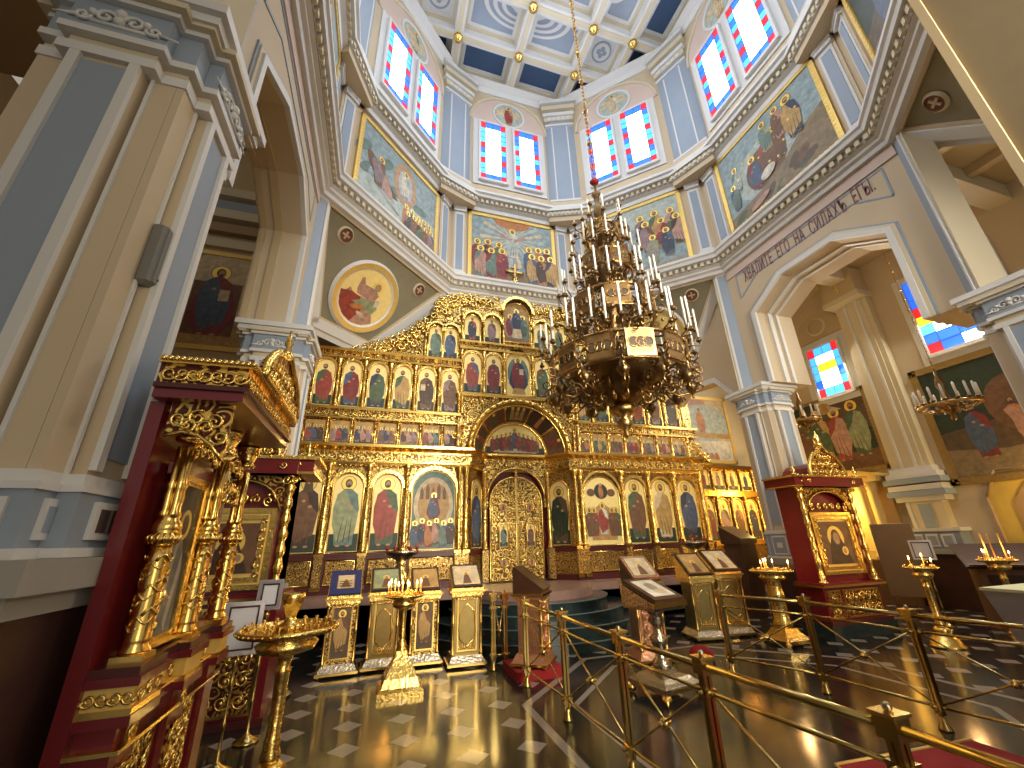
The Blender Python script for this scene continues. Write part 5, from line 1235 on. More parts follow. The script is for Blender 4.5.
def fat_column(x, y, z0, z1, k):
    mb = WB(); H = z1 - z0; q = .055
    mb.box(x - .062, x + .062, y - .062, y + .062, z0, z0 + .03, goldp)
    mb.lathe([(.058, .03), (.062, .045), (.045, .065), (.052, .08)] + [(.050 - .006 * t / 6, .09 + H * .34 * t / 6) for t in range(7)], goldp, (x, y, z0), 20)
    for s in range(2):
        for j in range(10):
            a = j * .9 + s * PI; z = z0 + .12 + j * .031 * H / 1.1; mb.tube([(x + .052 * math.cos(a + t * .25), y + .052 * math.sin(a + t * .25), z + .022 * math.sin(t * .9) + t * .004) for t in range(8)], .008, gold, 5, r1=.004)
    zb = z0 + .09 + H * .34
    mb.lathe([(.046, 0), (.064, .02), (.068, .04), (.05, .055), (.062, .075), (.058, .10), (.040, .125), (.046, .14)], goldp, (x, y, zb), 20, wob=.05)
    for j in range(16): a = 2 * PI * j / 16; mb.tube([(x + .058 * math.cos(a), y + .058 * math.sin(a), zb + .01), (x + .07 * math.cos(a), y + .07 * math.sin(a), zb + .04), (x + .05 * math.cos(a), y + .05 * math.sin(a), zb + .055)], .008, goldp, 4)
    zt_ = z1 - .16
    for j in range(4):
        a = PI / 4 + PI / 2 * j; cx, cy = x + .026 * math.cos(a), y + .026 * math.sin(a)
        mb.lathe([(.022, 0), (.026, .02), (.018, .04), (.020, .1), (.016, .14), (.024, .16), (.017, .18)] + [(.017, zt_ - zb - .16)], goldp, (cx, cy, zb + .13), 10)
    mb.lathe([(.05, 0), (.055, .02), (.038, .04), (.06, .10), (.07, .14), (.075, .16)], gold, (x, y, zt_), 16, wob=.12)
    for j in range(8): a = 2 * PI * j / 8; mb.ball((x + .062 * math.cos(a), y + .062 * math.sin(a), zt_ + .11), .016, gold, 6)
    mb.build('column', r)
fat_column(-.985, 2.385, 1.235, 2.40, 0); fat_column(-.965, 2.87, 1.235, 2.42, 1); fat_column(-.965, 3.36, 1.235, 2.42, 2)
mb = WB()
for a, b, c, d in ((2.45, 2.82, 1.25, 1.28), (2.45, 2.82, 2.05, 2.08), (2.45, 2.475, 1.28, 2.05), (2.795, 2.82, 1.28, 2.05)): mb.box(-1.03, -.985, a, b, c, d, goldp)
for a, b, c, d in ((2.475, 2.795, 1.28, 1.30), (2.475, 2.795, 2.03, 2.05), (2.475, 2.49, 1.28, 2.05), (2.78, 2.795, 1.28, 2.05)): mb.box(-1.03, -.995, a, b, c, d, gold)
f = mb.build('icon_frame', r)
mb = WB(); ar = Art(mb, 'x', -1.022, .0015)
ar.p([(2.48, 1.29), (2.79, 1.29), (2.79, 2.04), (2.48, 2.04)], 0, 'umber'); ar.p([(2.5, 1.29), (2.77, 1.29), (2.74, 1.62), (2.60, 1.9), (2.52, 1.6)], 1, 'grey'); ar.ell(2.66, 1.83, .07, .08, 2, 'halo'); ar.ell(2.66, 1.83, .04, .055, 3, 'brown')
ar.p([(2.53, 1.3), (2.58, 1.3), (2.64, 1.75), (2.60, 1.72)], 2, 'cream'); ar.p([(2.66, 1.35), (2.70, 1.3), (2.73, 1.6), (2.70, 1.7)], 2, 'white')
mb.build('icon_painting', f)
mb = WB(); mb.add([(-.99, 2.475, 1.28), (-.99, 2.795, 1.28), (-.99, 2.795, 2.05), (-.99, 2.475, 2.05)], [(0, 1, 2, 3)], None or mat('clear_glass', (1, 1, 1), .03)); MAT['clear_glass'].node_tree.nodes['Principled BSDF'].inputs['Transmission Weight'].default_value = 1.; MAT['clear_glass'].node_tree.nodes['Principled BSDF'].inputs['IOR'].default_value = 1.12
mb.build('glass_pane', f)
# carved cap above the icon, brackets and canopy
mb = WB(); mb.box(-1.06, -.98, 2.42, 2.84, 2.08, 2.14, red)
for k in range(5): sc_x(mb, 2.46 + k * .085, 2.20 + .04 * math.sin(PI * k / 4), .05, -.97, 1 if k < 2 else -1, gold, .014, k); mb.ball((-.96, 2.46 + k * .085, 2.27), .022, gold, 6)
for k in range(4): sc_x(mb, 2.98 + k * .09, 2.20 + .03 * math.sin(PI * k / 3), .05, -.96, 1 if k < 2 else -1, gold, .014, k); sc_x(mb, 2.98 + k * .09, 2.08, .045, -.96, -1, gold, .012, k * 2); mb.ball((-.95, 2.98 + k * .09, 1.99), .02, gold, 6)
mb.build('arch_fringe', r)
KD = (0, .03)
mb = WB(); P = [(-1.08, 2.24), (-1.08, 2.42), (-.80, 2.42), (-.80, 2.12), (-.86, 2.20), (-.93, 2.25), (-1.0, 2.265)]; mb.poly(P, 2.42, 2.45, goldk)
mb.tube([(-1.08, 2.415, 2.24), (-1.0, 2.415, 2.265), (-.93, 2.415, 2.25), (-.86, 2.415, 2.20), (-.80, 2.415, 2.12)], .010, goldp, 6)
for k, (x, z) in enumerate(((-1.03, 2.33), (-.95, 2.34), (-.87, 2.32), (-.83, 2.24), (-.90, 2.29), (-.99, 2.30))): mb.scroll((x, z), .045, gold, .010, 1.4, k, 1 if k % 2 else -1, 'y', 2.41, 14)
mb.build('side_bracket', r)
mb = WB()
for e, a, b, m in ((.0, 2.42, 2.47, red), (.02, 2.47, 2.495, dred), (.0, 2.495, 2.60, goldk), (.03, 2.60, 2.625, goldp)):
    mb.box(-1.14, -.74 + e, 2.34 - e, 3.52 + e, a, b, m)
for k in range(16): mb.lathe([(.018, 0), (.014, .02), (.004, .03)], goldp, (-1.12 + k * .027, 2.31, 2.61), 6)
for k in range(44): mb.lathe([(.018, 0), (.014, .02), (.004, .03)], goldp, (-.715, 2.34 + k * .027, 2.61), 6)
for k in range(7): mb.scroll((-1.09 + k * .053, 2.548), .042, gold, .009, 1.4, k * PI, 1 if k % 2 else -1, 'y', 2.335, 14)
for k in range(20): sc_x(mb, 2.38 + k * .058, 2.548, .04, -.735, 1 if k % 2 else -1, gold, .009, k * PI)
mb.build('canopy', r)
mb = WB(); P = [(y * .62 + 2.95, z) for y, z in ogee(.8, 2.62, .34)]; mb.poly(P, -.735, -.70, goldk, 'x'); mb.tube([(-.69, y, z) for y, z in P], .018, gold, 6, closed=True)
for k in range(-4, 5):
    for j in range(2):
        if abs(k) + 2 * j < 4.5: sc_x(mb, 2.95 + k * .095, 2.67 + j * .1, .05, -.69, 1 if k > 0 else -1, gold, .012, k + j)
for k, (y, z) in enumerate(P): mb.ball((-.70, y, z + .012), .022, gold, 6)
mb.build('gable', r)
mb = WB(); mb.lathe([(.03, 0), (.035, .03), (.015, .06), (.03, .1), (.01, .14), (.008, .2)], goldp, (-.72, 2.95, 2.96), 10); mb.box(-.73, -.71, 2.90, 3.0, 3.08, 3.095, goldp); mb.build('finial', r)
mb = WB(); n = 12; pts = [(2.93 + .42 * math.cos(PI * k / n), 2.6 + .17 * math.sin(PI * k / n)) for k in range(n + 1)]; mb.poly(pts, -1.13, -.74, red, 'x'); mb.build('roof', r)

# ================================================================ ANALOGIONS
def analogion(name, label, loc, rz, w=.46, d=.42, h=1.05, m=None, kind='icon', style=0, group=None, top=None):
    r = thing(name, label, 'lectern', loc, rz, group); m = m or gold; a = w / 2; b = d / 2
    mb = MB(); mb.box(-a + .05, a - .05, -b + .05, b - .05, .14, h, {0: goldf, 1: mat('dull_gold_panel', (.34, .25, .09), .35, .8, noise=.3, nscale=10), 2: copper}[style]); mb.build('body', r)
    mb = MB(); fm = silver if style != 2 else copper; mb.taper(-a - .04, a + .04, -b - .04, b + .04, .04, -a + .02, a - .02, -b + .02, b - .02, .15, fm); mb.box(-a - .05, a + .05, -b - .05, b + .05, .03, .06, goldp)
    mb.build('base', r)
    for x in (-1, 1):
        for y in (-1, 1): f = MB(); f.ball((x * (a + .01), y * (b + .01), .025), .035, goldp, 8, .75); f.build('foot', r)
    for x in (-1, 1):
        f = MB(); f.lathe([(.028, 0), (.028, .03), (.018, .05), (.018, h * .4), (.026, h * .42), (.018, h * .44), (.018, h - .22), (.028, h - .19)], goldp, (x * (a - .03), -b + .03, .15), 10); f.build('column', r)
    mb = MB(); y = -b + .05
    frame(mb, -a + .09, a - .09, .20, h - .08, y, .02, goldp, .015)
    if style == 0:
        ar = Art(mb, 'y', y - .004, -.002); ar.p([(-a + .11, .22), (a - .11, .22), (a - .11, h - .1), (-a + .11, h - .1)], 0, 'umber'); ar.fig(0, .3, h * .55, 'brown', 'ochre', 1)
    elif style == 1:
        P = [(0, .26), (a - .13, .36), (a - .11, h * .5), (a - .13, h - .26), (0, h - .16), (-a + .13, h - .26), (-a + .11, h * .5), (-a + .13, .36)]; mb.tube([(x, y - .01, z) for x, z in P], .010, goldp, 5, closed=True)
        for k in range(9): mb.ball((-a + .12 + k * (w - .24) / 8, y - .01, .24 + .0 * k), .012, goldp, 6); mb.tube([(-a + .12 + k * (w - .24) / 8, y - .01, .20), (-a + .12 + k * (w - .24) / 8, y - .01, .30)], .006, goldp, 4)
    else: scroll_panel(mb, -a + .1, a - .1, .25, h - .12, y - .01, copper, .07, .016, 4)
    mb.build('front_panel', r)
    mb = MB(); mb.box(-a, a, -b, b, h - .05, h, m if style != 2 else copper); mb.box(-a - .03, a + .03, -b - .03, b + .03, h, h + .03, goldp)
    for k in range(9): mb.scroll((-a + .04 + k * (w - .08) / 8, h - .08), .022, goldp, .007, 1.2, k, 1, 'y', -b - .0, 8)
    mb.build('cornice', r)
    sl = .60; hh = math.tan(sl) * d
    mb = MB(); mb.frustum([(-a, -b, h + .03), (a, -b, h + .03), (a, b, h + .03), (-a, b, h + .03)], [(-a, -b, h + .06), (a, -b, h + .06), (a, b, h + .06 + hh), (-a, b, h + .06 + hh)], m if style != 2 else dwood); mb.build('sloping_top', r)
    T = Matrix.Translation((0, -b, h + .062)) @ Matrix.Rotation(sl, 4, 'X')
    if kind:
        L_ = d / math.cos(sl); mb = MB(T)
        fc, pc = {'icon': (dwood, 'cream'), 'green': (black, 'lgreen'), 'blue': (velvet, 'cream'), 'gold': (dwood, 'ochre'), 'book': (dwood, None), 'upright': (copper, 'cream')}[kind]
        mb.box(-a + .01, a - .01, .0, L_, 0, .035, fc)
        if pc:
            q = .05 if kind != 'blue' else .12
            mb.box(-a + q, a - q, q, L_ - q, .035, .037, pm(pc)); mb.box(-a + q - .012, a - q + .012, q - .012, L_ - q + .012, .03, .0355, goldp)
            ar = Art(mb, 'z', .0375, .001); ar.ell(0, L_ * .55, .05, .05, 0, 'halo', 12); ar.p([(-.07, q + .01), (.07, q + .01), (.03, L_ * .5), (-.03, L_ * .5)], 1, 'brown'); ar.ell(0, L_ * .55, .025, .03, 2, 'skin', 10)
            if kind == 'blue':
                for k in range(3): ar.p([(-a + q + .02, q + .03 + k * .05), (a - q - .02, q + .03 + k * .05), (a - q - .02, q + .05 + k * .05), (-a + q + .02, q + .05 + k * .05)], 3, 'umber')
        o = mb.build({'book': 'book', 'blue': 'framed_text', 'upright': 'framed_icon'}.get(kind, 'framed_icon'))
        o.location = loc; o.rotation_euler = (0, 0, rz)
        tag(o, top, 'book' if kind == 'book' else 'icon')
    return r
AN = 'sloping lecterns in front of the golden screen'
analogion('icon_lectern', 'gilt lectern leftmost of the row, with the blue framed text on it', (-.40, 7.35, 0), .05, kind='blue', style=0, top='blue velvet framed text lying on the leftmost lectern', h=.95)
analogion('icon_lectern', 'dull gilt lectern with oval front panel, second from the left in the row', (.19, 7.42, 0), .02, kind='green', style=1, top='black-framed greenish icon on the second lectern from the left', h=.96)
analogion('icon_lectern', 'gilt lectern half hidden behind the square-footed candle stand', (.80, 7.42, 0), 0, kind='gold', style=0, top='dark-framed icon behind the flames of the middle candle stand', h=.94)
analogion('icon_lectern', 'tall dull gilt lectern with dark-framed icon, right end of the left row', (1.40, 7.1, 0), -.03, w=.48, kind='icon', style=1, top='dark-framed pale icon on the lectern right of the middle candle stand', h=.98)
analogion('reading_lectern', 'rose-copper carved lectern with a dark sloping top, in front of the steps', (2.2, 6.25, .11), .95, w=.46, m=copper, kind='book', style=2, top='closed dark wooden book board on the copper lectern before the royal doors', h=.86)
analogion('icon_lectern', 'rose-copper lectern behind the small silver icon stand', (4.0, 6.2, 0), -.1, w=.46, m=copper, kind='upright', style=2, top='copper-framed pale icon on the lectern behind the silver stand', h=1.04)
analogion('icon_lectern', 'gilt lectern of the right-hand pair, the one nearer the steps', (5.72, 7.05, 0), -.2, w=.48, d=.5, kind='gold', style=1, top='dark-framed brownish icon on the left lectern of the right pair', h=.96)
analogion('icon_lectern', 'gilt lectern of the right-hand pair, the one nearer the right pier', (6.38, 7.1, 0), -.2, w=.52, d=.5, kind='icon', style=1, top='large dark-framed icon on the right lectern of the right pair', h=1.0)
mb = MB(); mb.box(-.34, .34, -.34, .34, 0, .11, carpet); tag(mb.build('red_cloth_mat', None, (2.2, 6.3, 0)), 'red cloth mat under the copper lectern before the steps', 'mat')
mb = MB(); mb.lathe([(.15, 0), (.18, .05), (.16, .12), (.08, .17), (.01, .18)], carpet, n=18); tag(mb.build('red_cushion', None, (4.72, 5.95, 0)), 'round dark red cushion on the floor right of the silver stand', 'cushion')
# silver stand with tilted icon
r = thing('icon_stand', 'small silver and gilt icon stand on clawed feet behind the brass railing', 'stand', (3.35, 4.95, 0), .2); mb = MB()
mb.sq([(.30, .09), (.30, .14), (.24, .17), (.20, .20), (.12, .22), (.10, .26)], silver); mb.box(-.22, .22, -.31, -.30, .10, .13, goldp); mb.build('base', r)
for x in (-1, 1):
    for y in (-1, 1): f = MB(); f.ball((x * .27, y * .27, .05), .06, goldp, 8, .8); f.tube([(x * .27, y * .27, .09), (x * .32, y * .32, .06), (x * .35, y * .35, .02)], .03, goldp, 6, r1=.015); f.build('claw_foot', r)
mb = MB(); mb.lathe([(.10, .24), (.12, .30), (.07, .36), (.05, .42), (.09, .50), (.11, .56), (.05, .62), (.045, .68), (.10, .74), (.07, .80), (.12, .86), (.16, .90)], silver, n=14); mb.ball((0, 0, .70), .06, goldp, 10); mb.build('stem', r)
mb = MB(); mb.frustum([(-.26, -.24, .88), (.26, -.24, .88), (.26, .28, .88), (-.26, .28, .88)], [(-.27, -.26, .96), (.27, -.26, .96), (.27, .3, 1.16), (-.27, .3, 1.16)], silver); mb.box(-.28, .28, -.27, -.24, .92, .97, goldp); mb.build('sloping_top', r)
mb = MB(Matrix.Translation((0, -.25, .968)) @ Matrix.Rotation(.35, 4, 'X')); mb.box(-.25, .25, 0, .55, 0, .045, dwood); mb.box(-.18, .18, .07, .48, .045, .047, pm('white')); ar = Art(mb, 'z', .048, .001); ar.ell(0, .3, .08, .1, 0, 'grey', 12); ar.ell(0, .33, .04, .05, 1, 'skin', 10); ar.ell(.03, .18, .09, .06, 1, 'cream', 10)
o = mb.build('framed_icon', None, (3.35, 4.95, 0), .2); tag(o, 'dark wood framed silvery icon on the small silver stand', 'icon')

# ================================================================ CANDLE STANDS
def candle(r, x, y, z, h, lit, m=None, rad=.007):
    mb = MB(); mb.lathe([(rad, 0), (rad, h), (.002, h + .004)], m or waxy, (x, y, z), 8); o = mb.build('candle', r)
    if lit: f = MB(); f.lathe([(.001, 0), (.008, .012), (.010, .022), (.005, .042), (.001, .058)], flame, (x, y, z + h + .002), 8); f.build('flame', o)
    return o
flames = []
def candle_stand(name, label, loc, H=1.05, R_=.30, foot='round', lit=6, n=26, rz=0, urn=False, m=gold, slim=1.):
    r = thing(name, label, 'candle stand', loc, rz); mb = MB()
    if foot == 'square': mb.sq([(.27, 0), (.27, .06), (.22, .09), (.19, .18), (.12, .30), (.07, .40), (.065, .44)], m)
    elif foot == 'round': mb.lathe([(.22, 0), (.22, .03), (.19, .05), (.17, .12), (.10, .17), (.08, .20), (.11, .24), (.06, .28)], m, n=20, wob=.03)
    else:
        mb.sq([(.26, .04), (.27, .09), (.20, .13), (.15, .20), (.13, .24)], m)
        for x in (-1, 1):
            for y in (-1, 1): mb.ball((x * .25, y * .25, .035), .05, m, 8)
    mb.build('base', r)
    mb = MB(); s = slim
    if foot == 'square': mb.lathe([(.06, .42), (.075, .45), (.05, .48), (.06, .52), (.03, .56), (.045, .60), (.032, .64), (.04, .9 * H), (.07, .95 * H)], m, n=14)
    elif foot == 'wide': mb.lathe([(.13, .24), (.15, .30), (.12, .36), (.11, .6 * H), (.13, .64 * H), (.11, .68 * H), (.10, .86 * H), (.14, .92 * H)], m, n=14, wob=.1)
    else: mb.lathe([(.06, .28), (.065, .32), (.05, .36), (.056, .40), (.042, .44), (.048, .72 * H), (.058, .74 * H), (.044, .76 * H), (.058, .82 * H), (.07, .84 * H)], m, n=14, wob=.05)
    mb.build('stem', r)
    mb = MB(); mb.lathe([(.05, .82 * H), (R_ * .55, .86 * H), (R_ * .62, .90 * H), (R_ * .5, .93 * H), (R_ * .7, .955 * H), (R_ * .97, .965 * H), (R_ * 1.0, .985 * H), (R_ * .99, H), (R_ * .93, H), (R_ * .92, .985 * H), (.02, .985 * H)], m, n=28)
    for k in range(40): a = 2 * PI * k / 40; mb.ball((R_ * math.cos(a), R_ * math.sin(a), .985 * H), .011, goldp, 5)
    mb.build('tray', r)
    mb = MB(); k = 0; sp = []
    for rr, c in ((R_ * .85, int(n * .45)), (R_ * .63, int(n * .33)), (R_ * .42, int(n * .22))):
        for j in range(c): a = 2 * PI * j / c + rr; sp.append((rr * math.cos(a), rr * math.sin(a)))
    for x, y in sp: s_ = MB(); s_.lathe([(.010, 0), (.008, .02), (.013, .035), (.014, .045)], goldp, (x, y, .985 * H), 6); s_.build('socket', r)
    if urn: mb.lathe([(.09, 0), (.10, .02), (.05, .05), (.035, .08), (.05, .12), (.075, .18), (.085, .24), (.08, .25), (.06, .22), (.01, .22)], m, (0, 0, .985 * H), 18); mb.build('urn', r)
    R2 = random.Random(name + label)
    for q in range(lit):
        x, y = sp[R2.randrange(len(sp))]; candle(r, x, y, .985 * H + .045, .05 + .07 * R2.random(), True)
    if lit: flames.append((loc[0], loc[1], loc[2] + H + .16, lit))
    return r
candle_stand('candle_stand', 'large brass candle stand with a round tray of empty sockets, lower left foreground', (-.60, 4.02, 0), 1.12, .36, 'round', 1, 40, urn=True)
candle_stand('candle_stand', 'gilt candle stand on a square flared foot with several lit candles', (.41, 6.22, 0), 1.08, .25, 'square', 9, 26)
candle_stand('candle_stand', 'stout gilt candle stand with lit candles beside the right-hand lecterns', (6.6, 6.15, 0), 1.12, .33, 'wide', 5, 26)
candle_stand('candle_stand', 'slim brass candle stand with lit candles right of the red shrine', (8.55, 5.05, 0), 1.14, .22, 'round', 4, 16)
candle_stand('candle_stand', 'brass candle stand with three tall unlit candles near the right edge', (10.6, 5.05, 0), 1.18, .26, 'round', 3, 18)
mb = MB(); 
for k, (x, y) in enumerate(((10.5, 5.0), (10.62, 5.15), (10.72, 4.95))):
    o = MB().lathe([(.012, 0), (.012, .42), (.004, .43)], waxy, n=8).build('tall_candle', None, (x, y, 1.18)); tag(o, 'tall unlit yellow candle on the stand near the right edge', 'candle', 'three tall candles at the right edge')
# small silver stand foot seen behind the foreground stand
r = thing('candle_stand', 'plain brass pole stand half hidden beside the leftmost lectern', 'candle stand', (-1.02, 6.6, 0)); mb = MB(); mb.lathe([(.17, 0), (.17, .03), (.10, .08), (.07, .14), (.03, .2), (.025, .6), (.04, .62), (.02, .66), (.02, 1.0)], silver, n=16); mb.build('base', r); mb = MB(); mb.lathe([(.02, 1.0), (.10, 1.03), (.11, 1.06), (.02, 1.05)], goldp, n=14); mb.build('tray', r)
# lampstands in front of the screen
for (x, y, lab) in ((.46, 8.45, 'tall silvery lampstand with red glass cups in front of the large left icon'), (7.1, 8.6, 'tall silvery lampstand with red glass cups in front of the right-hand icons')):
    r = thing('lampstand', lab, 'lamp', (x, y, 0)); mb = MB(); mb.lathe([(.22, 0), (.22, .04), (.10, .1), (.05, .2), (.05, .8), (.08, .85), (.05, .92)], bronze2, n=14); mb.build('base', r)
    mb = MB(); mb.lathe([(.05, .9), (.11, .98), (.14, 1.08), (.12, 1.18), (.07, 1.26), (.05, 1.34), (.09, 1.40)], gold, n=16, wob=.06); mb.build('urn', r)
    mb = MB(); mb.lathe([(.06, 1.40), (.16, 1.44), (.28, 1.52), (.31, 1.57), (.29, 1.58), (.1, 1.54), (.02, 1.56)], silver, n=20, wob=.03); mb.tube([(0, 0, 1.55), (0, 0, 1.66)], .02, goldp, 6); mb.build('dish', r)
    for k in range(7):
        a = 2 * PI * k / 6; q = MB(); c = (.27 * math.cos(a), .27 * math.sin(a), 1.58) if k < 6 else (0, 0, 1.66); q.lathe([(.015, 0), (.03, .02), (.036, .06), (.034, .07), (.01, .03)], redglass, c, 10); q.build('glass_cup', r)

# ================================================================ EASELS WITH FRAMED SHEETS
def easel(label, top, loc, rz, h, w, hh, fm):
    r = thing('sheet_stand', label, 'stand', loc, rz); mb = MB(); mb.lathe([(.11, 0), (.11, .02), (.04, .05), (.015, .08), (.012, .3), (.022, .32), (.012, .34), (.012, .58), (.024, .61), (.012, .64), (.012, h - .1), (.03, h - .05), (.012, h)], brass, n=10); mb.build('pole', r)
    mb = MB(Matrix.Translation((0, -.02, h)) @ Matrix.Rotation(-.12, 4, 'X')); frame(mb, -w / 2, w / 2, 0, hh, 0, .035, fm, .025); frame(mb, -w / 2 + .03, w / 2 - .03, .03, hh - .03, -.003, .02, dwood, .012); mb.box(-w / 2, w / 2, 0, .008, 0, hh, dwood); mb.box(-w / 2 + .04, w / 2 - .04, -.004, 0, .04, hh - .04, paper)
    n = 14
    for k in range(n):
        for z in (.005, hh - .005): mb.ball((-w / 2 + (k + .5) * w / n, -.02, z), .009, fm, 5)
        for x in (-w / 2 + .005, w / 2 - .005): mb.ball((x, -.02, (k + .5) * hh / n), .009, fm, 5)
    o = mb.build('framed_sheet', None, loc, rz); tag(o, top, 'sign'); return r
fsil = mat('silver_frame', (.55, .52, .58), .3, .8, noise=.05)
easel('thin brass pole with ball joints holding the nearer framed sheet, lower left', 'silver beaded frame with a pale blank sheet beside the large candle stand', (-1.10, 4.75, 0), .12, .82, .31, .42, fsil)
easel('thin brass pole behind the foreground candle stand', 'small dark frame with a grey sheet above the foreground candle tray', (-1.02, 5.3, 0), .0, 1.10, .23, .28, fsil)
easel('thin brass pole with a white framed sheet near the right aisle pilaster', 'small white framed notice right of the candle stand by the aisle pilaster', (10.3, 5.95, 0), -1.0, 1.15, .34, .36, paper)

# ================================================================ BRASS RAILINGS
def rail(pts, name, label, H=.92, cap=True, last_block=False):
    r = thing(name, label, 'railing', (pts[0][0], pts[0][1], 0)); o = Vector((pts[0][0], pts[0][1], 0)); P = [Vector((x, y, 0)) - o for x, y in pts]
    for k, p in enumerate(P):
        mb = MB(Matrix.Translation(p)); mb.lathe([(.055, 0), (.05, .02), (.03, .07), (.026, .12)], brass, n=12)
        for dx in (-1, 1):
            for dy in (-1, 1): mb.box(dx * .017 - .011, dx * .017 + .011, dy * .017 - .011, dy * .017 + .011, .12, H - .03, brass)
        for z in (.16, .76): mb.box(-.042, .042, -.042, .042, z, z + .045, brass); mb.tube([(0, -.06, z + .022), (0, .06, z + .022)], .014, brass, 8); mb.tube([(-.06, 0, z + .022), (.06, 0, z + .022)], .014, brass, 8)
        mb.box(-.045, .045, -.045, .045, H - .04, H + .045, brass); mb.box(-.055, .055, -.055, .055, H + .045, H + .058, goldp); mb.ball((0, 0, H + .072), .020, silver, 10); mb.build('post', r)
        if k == len(P) - 1: break
        q = P[k + 1]; d = (q - p); L_ = d.length; t = d / L_
        up = Vector((0, 0, 1))
        for z, rad, nm in ((H, .021, 'handrail'), (.785, .012, 'mid_rail'), (.18, .013, 'bottom_rail')):
            a, b = p + up * z + t * .03, q + up * z - t * .03; mb = MB(); mb.tube([a, b], rad, brass, 10); mb.build(nm, r)
        n_ = Vector((-t.y, t.x, 0)) * .012
        mid = (p + q) / 2 + up * .48
        for s in (1, -1):
            a = p + up * (.77 if s > 0 else .2) + t * .035 + n_ * s; b = q + up * (.2 if s > 0 else .77) - t * .035 + n_ * s; mb = MB(); mb.tube([a, b], .0085, brass, 8); mb.build('cross_rod', r)
        mb = MB(); mb.ball(mid, .036, brass, 12); mb.tube([mid - n_ * 4, mid + n_ * 4], .018, goldp, 8); mb.build('centre_ball', r)
    return r
rail([(1.93, 5.78), (1.98, 4.66), (2.0, 3.52), (2.06, 2.60), (2.16, 1.58), (2.20, .35)], 'brass_railing', 'brass railing with crossed rods running from the foreground towards the steps')
rail([(1.72, 6.62), (1.90, 6.62)], 'brass_railing', 'short pair of brass posts standing left of the copper lectern')
rail([(4.62, 5.25), (5.0, 4.28), (5.05, 3.22), (5.30, 2.10)], 'brass_railing', 'brass railing with crossed rods across the right side of the floor')
# brass bracket plate on the nearest post & carpet
mb = MB(Matrix.Translation((2.16, 1.58, .69))); mb.box(-.10, .10, -.07, .07, 0, .012, goldp); mb.box(-.11, -.09, -.08, .08, -.06, .015, brass); mb.box(-.1, .1, -.085, -.07, -.07, .01, brass); mb.box(.09, .11, -.08, .08, -.06, .015, goldp); tag(mb.build('brass_bracket'), 'square brass bracket clamped round the nearest railing post', 'bracket')
mb = MB(); mb.poly([(3.55, 3.12), (5.0, 3.02), (5.0, 1.25), (4.2, 1.25), (4.2, -1), (2.6, -1), (2.75, 1.6)], .0, .012, carpet, 'z'); mb.tube([(3.55, 3.12, .014), (5.0, 3.02, .014)], .012, goldl, 5); mb.tube([(3.55, 3.12, .014), (2.75, 1.6, .014)], .012, goldl, 5); tag(mb.build('red_carpet'), 'red carpet with gold edging on the floor at the lower right corner', 'carpet')
# draped box
r = thing('draped_stand', 'grey tapering box with a cloth top coloured as lit yellow, cut off by the right edge', 'stand', (6.05, 2.55, 0)); mb = MB(); mb.taper(-.33, .5, -.5, .26, .72, -.42, .6, -.6, .33, 1.14, drape); mb.build('box', r)
mb = MB(); mb.box(-.43, .61, -.61, .34, 1.14, 1.165, lit_cloth); mb.build('cloth_top', r); mb = MB(); mb.taper(-.2, .35, -.35, .15, 0, -.12, .25, -.25, .1, .72, dwood); mb.build('leg', r)
# dark lectern with sloped board in the aisle
r = thing('aisle_lectern', 'dark wooden reading desk with a broad sloping board near the right edge', 'lectern', (11.2, 5.3, 0), -.9); mb = MB(); mb.box(-.4, .4, -.3, .3, 0, 1.0, bwood); mb.box(-.3, .3, -.31, -.3, .1, .9, dwood); mb.build('body', r)
mb = MB(Matrix.Translation((0, -.38, 1.0)) @ Matrix.Rotation(.5, 4, 'X')); mb.box(-.55, .55, 0, .8, 0, .04, dwood); mb.box(-.5, .5, .02, .05, .04, .07, bwood); mb.build('sloping_top', r)
r = thing('tall_lectern', 'dark brown boxy reading desk between the right lecterns and the pier', 'lectern', (8.15, 8.3, 0), .3); mb = MB(); mb.box(-.32, .32, -.2, .2, 0, 1.5, dwood); mb.build('body', r)
mb = MB(); mb.frustum([(-.36, -.24, 1.5), (.36, -.24, 1.5), (.36, .24, 1.5), (-.36, .24, 1.5)], [(-.36, -.24, 1.62), (.36, -.24, 1.62), (.36, .24, 1.9), (-.36, .24, 1.9)], dwood); mb.build('sloping_top', r)
mb = MB(); mb.tube([(-1.26, 2.05, .93), (-1.24, 1.6, .91), (-1.5, 1.2, .90), (-2.2, .9, .90)], .012, mat('cord_tan', (.30, .20, .10), .8), 8); tag(mb.build('barrier_cord'), 'tan barrier cord running left from the foreground shrine', 'cord')

